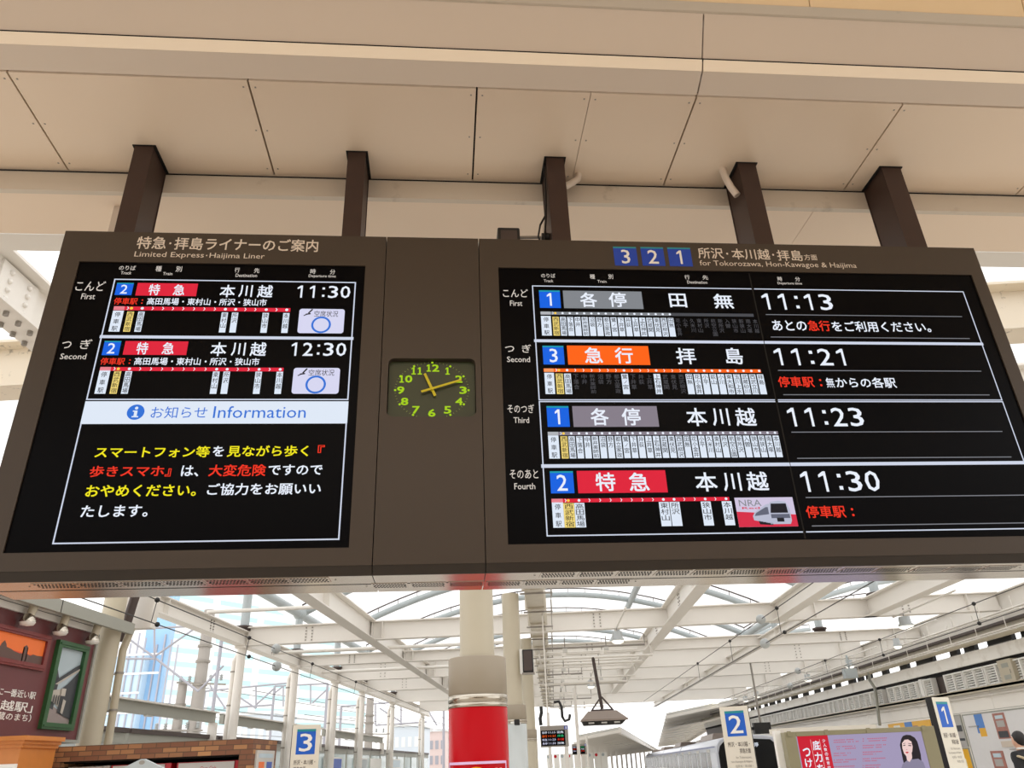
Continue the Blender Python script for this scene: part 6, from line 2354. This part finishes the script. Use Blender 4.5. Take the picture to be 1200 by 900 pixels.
for i in range(9):
    Y = 62 + i * 6
    x = -34 + i * 0.6
    y0 = random.uniform(3.4, 8.0)
    mb = MB()
    n_ = 14
    mb.tube([(x + 3 * i * 0.5, Y - 40, y0), (x + 3 * i * 0.5 + 6, Y + 40, y0 + 0.6)], 0.022, M_WIRE, 5)
    tag(mb.build('line_wire', org=(x, Y, y0)), 'thin overhead line wire outside, beyond the left platform wall', 'wire', 'outside line wires beyond the left wall')
M_PALEB = mat('pale_blue_wall', (214, 224, 234), 0.5, noise=0.06, scale=0.3)
M_PALER = mat('pale_red_wall', (228, 208, 204), 0.6, noise=0.06, scale=0.3)
# low buildings outside
for i, (px0, px1, pyt, Y, m, lab) in enumerate(((285, 322, 838, 90, M_PALEB, 'low pale blue building left of the platform 3 sign'), (462, 492, 852, 95, M_PALEB, 'low blue grey building between the last left columns'), (496, 522, 858, 110, M_PALER, 'low reddish building just left of the red column'))):
    a, b = atY(px0, pyt, Y), atY(px1, pyt, Y)
    t_ = thing('low_building', lab, 'building', ((a.x + b.x) / 2, Y, 0))
    mb = MB()
    mb.box(a.x, b.x, Y, Y + 8, 0, a.z, m)
    mb.build('walls', t_)
    mb = MB()
    mb.box(a.x - 0.2, b.x + 0.2, Y - 0.2, Y + 8.2, a.z, a.z + 0.3, M_FACADE)
    mb.build('roof_slab', t_)
    for r in range(2):
        for q_ in range(4):
            mb = MB()
            u = a.x + (b.x - a.x) * (q_ + 0.2) / 4
            mb.box(u, u + (b.x - a.x) * 0.14, Y - 0.06, Y, a.z * (0.35 + 0.3 * r), a.z * (0.52 + 0.3 * r), M_GANTRY if m is M_PALER else M_FACADE)
            mb.build('window', t_)

# ================================================================== THE PERSON
PX, PY_ = 7.51, 14.0
HT = 1.80
t_ = thing('person', 'person with short dark hair in black jacket with cream stripe at right edge', 'person', (PX, PY_, 0))
M_SKIN = mat('skin', (214, 168, 142), 0.5, noise=0.05, scale=20)
M_HAIR = mat('dark_hair', (24, 20, 20), 0.5, noise=0.3, scale=60)
M_JKT = mat('black_jacket', (22, 22, 26), 0.7, noise=0.2, scale=20)
M_TRS = mat('dark_trousers', (34, 36, 44), 0.8, noise=0.1, scale=20)
M_STRIPE = mat('cream_stripe', (206, 190, 160), 0.7, noise=0.05)
M_SHOE = mat('dark_shoe', (26, 24, 24), 0.5, noise=0.05)


def skin(name, verts, edges, radii, m, root=0, sub=2, parent=None):
    me = bpy.data.meshes.new(name)
    yaw_ = math.radians(28)
    c, s = math.cos(yaw_), math.sin(yaw_)
    me.from_pydata([(x * c - y * s, x * s + y * c, z) for x, y, z in verts], edges, [])
    ob = bpy.data.objects.new(name, me)
    COL.objects.link(ob)
    ORG[ob] = ORG[t_]
    ob.parent = parent or t_
    md = ob.modifiers.new('skin', 'SKIN')
    md.use_smooth_shade = True
    for i, r in enumerate(radii):
        me.skin_vertices[0].data[i].radius = (r, r) if not isinstance(r, tuple) else r
        me.skin_vertices[0].data[i].use_root = (i == root)
    sb = ob.modifiers.new('sub', 'SUBSURF')
    sb.levels = sub
    sb.render_levels = sub
    me.materials.append(m)
    return ob


# local frame: +y is where the person faces (away from the camera), x to his right
V, E_, R_ = [], [], []


def addv(p, r, frm=None):
    V.append(p)
    R_.append(r)
    if frm is not None:
        E_.append((frm, len(V) - 1))
    return len(V) - 1


pel = addv((0, 0, 0.95), (0.155, 0.11))
ch = addv((0, 0, 1.22), (0.15, 0.105), pel)
up_ = addv((0, -0.01, 1.40), (0.15, 0.09), ch)
nk = addv((0, 0.0, 1.50), 0.058, up_)
hd0 = addv((0, 0.02, 1.585), 0.07, nk)
hd1 = addv((0, 0.025, 1.66), (0.078, 0.092), hd0)
hd2 = addv((0, 0.02, 1.735), (0.070, 0.085), hd1)
nose = addv((0, 0.118, 1.64), 0.014, hd1)
for sg in (-1, 1):
    ear = addv((sg * 0.083, 0.01, 1.645), 0.018, hd1)
    sh = addv((sg * 0.185, -0.01, 1.415), 0.066, up_)
    el = addv((sg * 0.235, -0.03, 1.13), 0.046, sh)
    wr = addv((sg * 0.235, 0.05, 0.89), 0.03, el)
    pm = addv((sg * 0.235, 0.07, 0.83), (0.024, 0.038), wr)
    for k, (dy, L2) in enumerate(((-0.028, 0.062), (-0.009, 0.074), (0.010, 0.07), (0.028, 0.055))):
        k0 = addv((sg * 0.235, 0.075 + dy, 0.79), 0.0095, pm)
        k1 = addv((sg * 0.228, 0.082 + dy, 0.79 - L2 * 0.5), 0.009, k0)
        addv((sg * 0.214, 0.088 + dy, 0.79 - L2), 0.008, k1)
    th = addv((sg * 0.215, 0.105, 0.83), 0.011, pm)
    addv((sg * 0.205, 0.125, 0.79), 0.009, th)
    hip = addv((sg * 0.095, 0, 0.86), 0.095, pel)
    kn = addv((sg * 0.10, 0.01, 0.49), 0.062, hip)
    an = addv((sg * 0.10, -0.01, 0.09), 0.042, kn)
    addv((sg * 0.105, 0.15, 0.035), 0.035, an)
bd = skin('body', V, E_, R_, M_SKIN)
hv, hf = [], []
NU, NV = 20, 14
for a_ in range(NV + 1):
    th = math.pi * a_ / NV
    for b_ in range(NU):
        ph = 2 * math.pi * b_ / NU
        wob = 1 + 0.035 * math.sin(5 * ph + 3 * th) + 0.02 * math.sin(11 * ph)
        y_ = 0.105 * math.sin(th) * math.sin(ph) * wob
        z_ = 0.118 * math.cos(th)
        if y_ > 0.02:                       # forehead and face stay free
            z_ = max(z_, 0.045 + 0.3 * (y_ - 0.06)) if y_ > 0.045 else max(z_, -0.03)
        z_ = max(z_, -0.105)
        hv.append((0.094 * math.sin(th) * math.cos(ph) * wob, -0.008 + y_, 1.682 + z_))
for a_ in range(NV):
    for b_ in range(NU):
        b2_ = (b_ + 1) % NU
        hf.append((a_ * NU + b_, a_ * NU + b2_, (a_ + 1) * NU + b2_, (a_ + 1) * NU + b_))
c_, s_ = math.cos(math.radians(28)), math.sin(math.radians(28))
mb = MB()
mb.add([(PX + x * c_ - y * s_, PY_ + x * s_ + y * c_, z) for x, y, z in hv], hf, M_HAIR, True)
mb.build('hair', t_)
V2 = [(0, 0, 0.86), (0, 0, 1.06), (0, 0, 1.25), (0, -0.01, 1.43), (0, -0.005, 1.525)]
E2 = [(0, 1), (1, 2), (2, 3), (3, 4)]
R2 = [(0.185, 0.14), (0.18, 0.135), (0.18, 0.13), (0.17, 0.112), (0.072, 0.074)]
for sg in (-1, 1):
    b0 = len(V2)
    V2 += [(sg * 0.19, -0.01, 1.445), (sg * 0.24, -0.03, 1.13), (sg * 0.238, 0.045, 0.905)]
    E2 += [(3, b0), (b0, b0 + 1), (b0 + 1, b0 + 2)]
    R2 += [0.085, 0.066, 0.05]
jk = skin('jacket', V2, E2, R2, M_JKT)
jk['label'] = 'black jacket'
V3 = [(0, 0, 0.93)]
E3, R3 = [], [(0.165, 0.12)]
for sg in (-1, 1):
    b0 = len(V3)
    V3 += [(sg * 0.098, 0, 0.84), (sg * 0.10, 0.01, 0.49), (sg * 0.10, -0.01, 0.10)]
    E3 += [(0, b0), (b0, b0 + 1), (b0 + 1, b0 + 2)]
    R3 += [0.11, 0.078, 0.062]
skin('trousers', V3, E3, R3, M_TRS)
for sg in (-1, 1):
    skin('shoe', [(sg * 0.10, -0.05, 0.045), (sg * 0.105, 0.08, 0.042), (sg * 0.107, 0.18, 0.035)], [(0, 1), (1, 2)], [0.045, 0.045, 0.035], M_SHOE)
skin('jacket_stripe', [(-0.285, -0.075, 1.44), (-0.20, -0.118, 1.405), (-0.10, -0.142, 1.35), (0, -0.148, 1.30), (0.10, -0.142, 1.35), (0.20, -0.118, 1.405), (0.285, -0.075, 1.44)], [(0, 1), (1, 2), (2, 3), (3, 4), (4, 5), (5, 6)], [(0.036, 0.016)] * 7, M_STRIPE, 3)
mb = MB()
mb.lathe([(0.070, 1.530), (0.074, 1.548), (0.062, 1.556)], (PX, PY_, 0), M_PWHITE, 20)
mb.build('shirt_collar', t_)

bpy.data.objects.remove(_co)
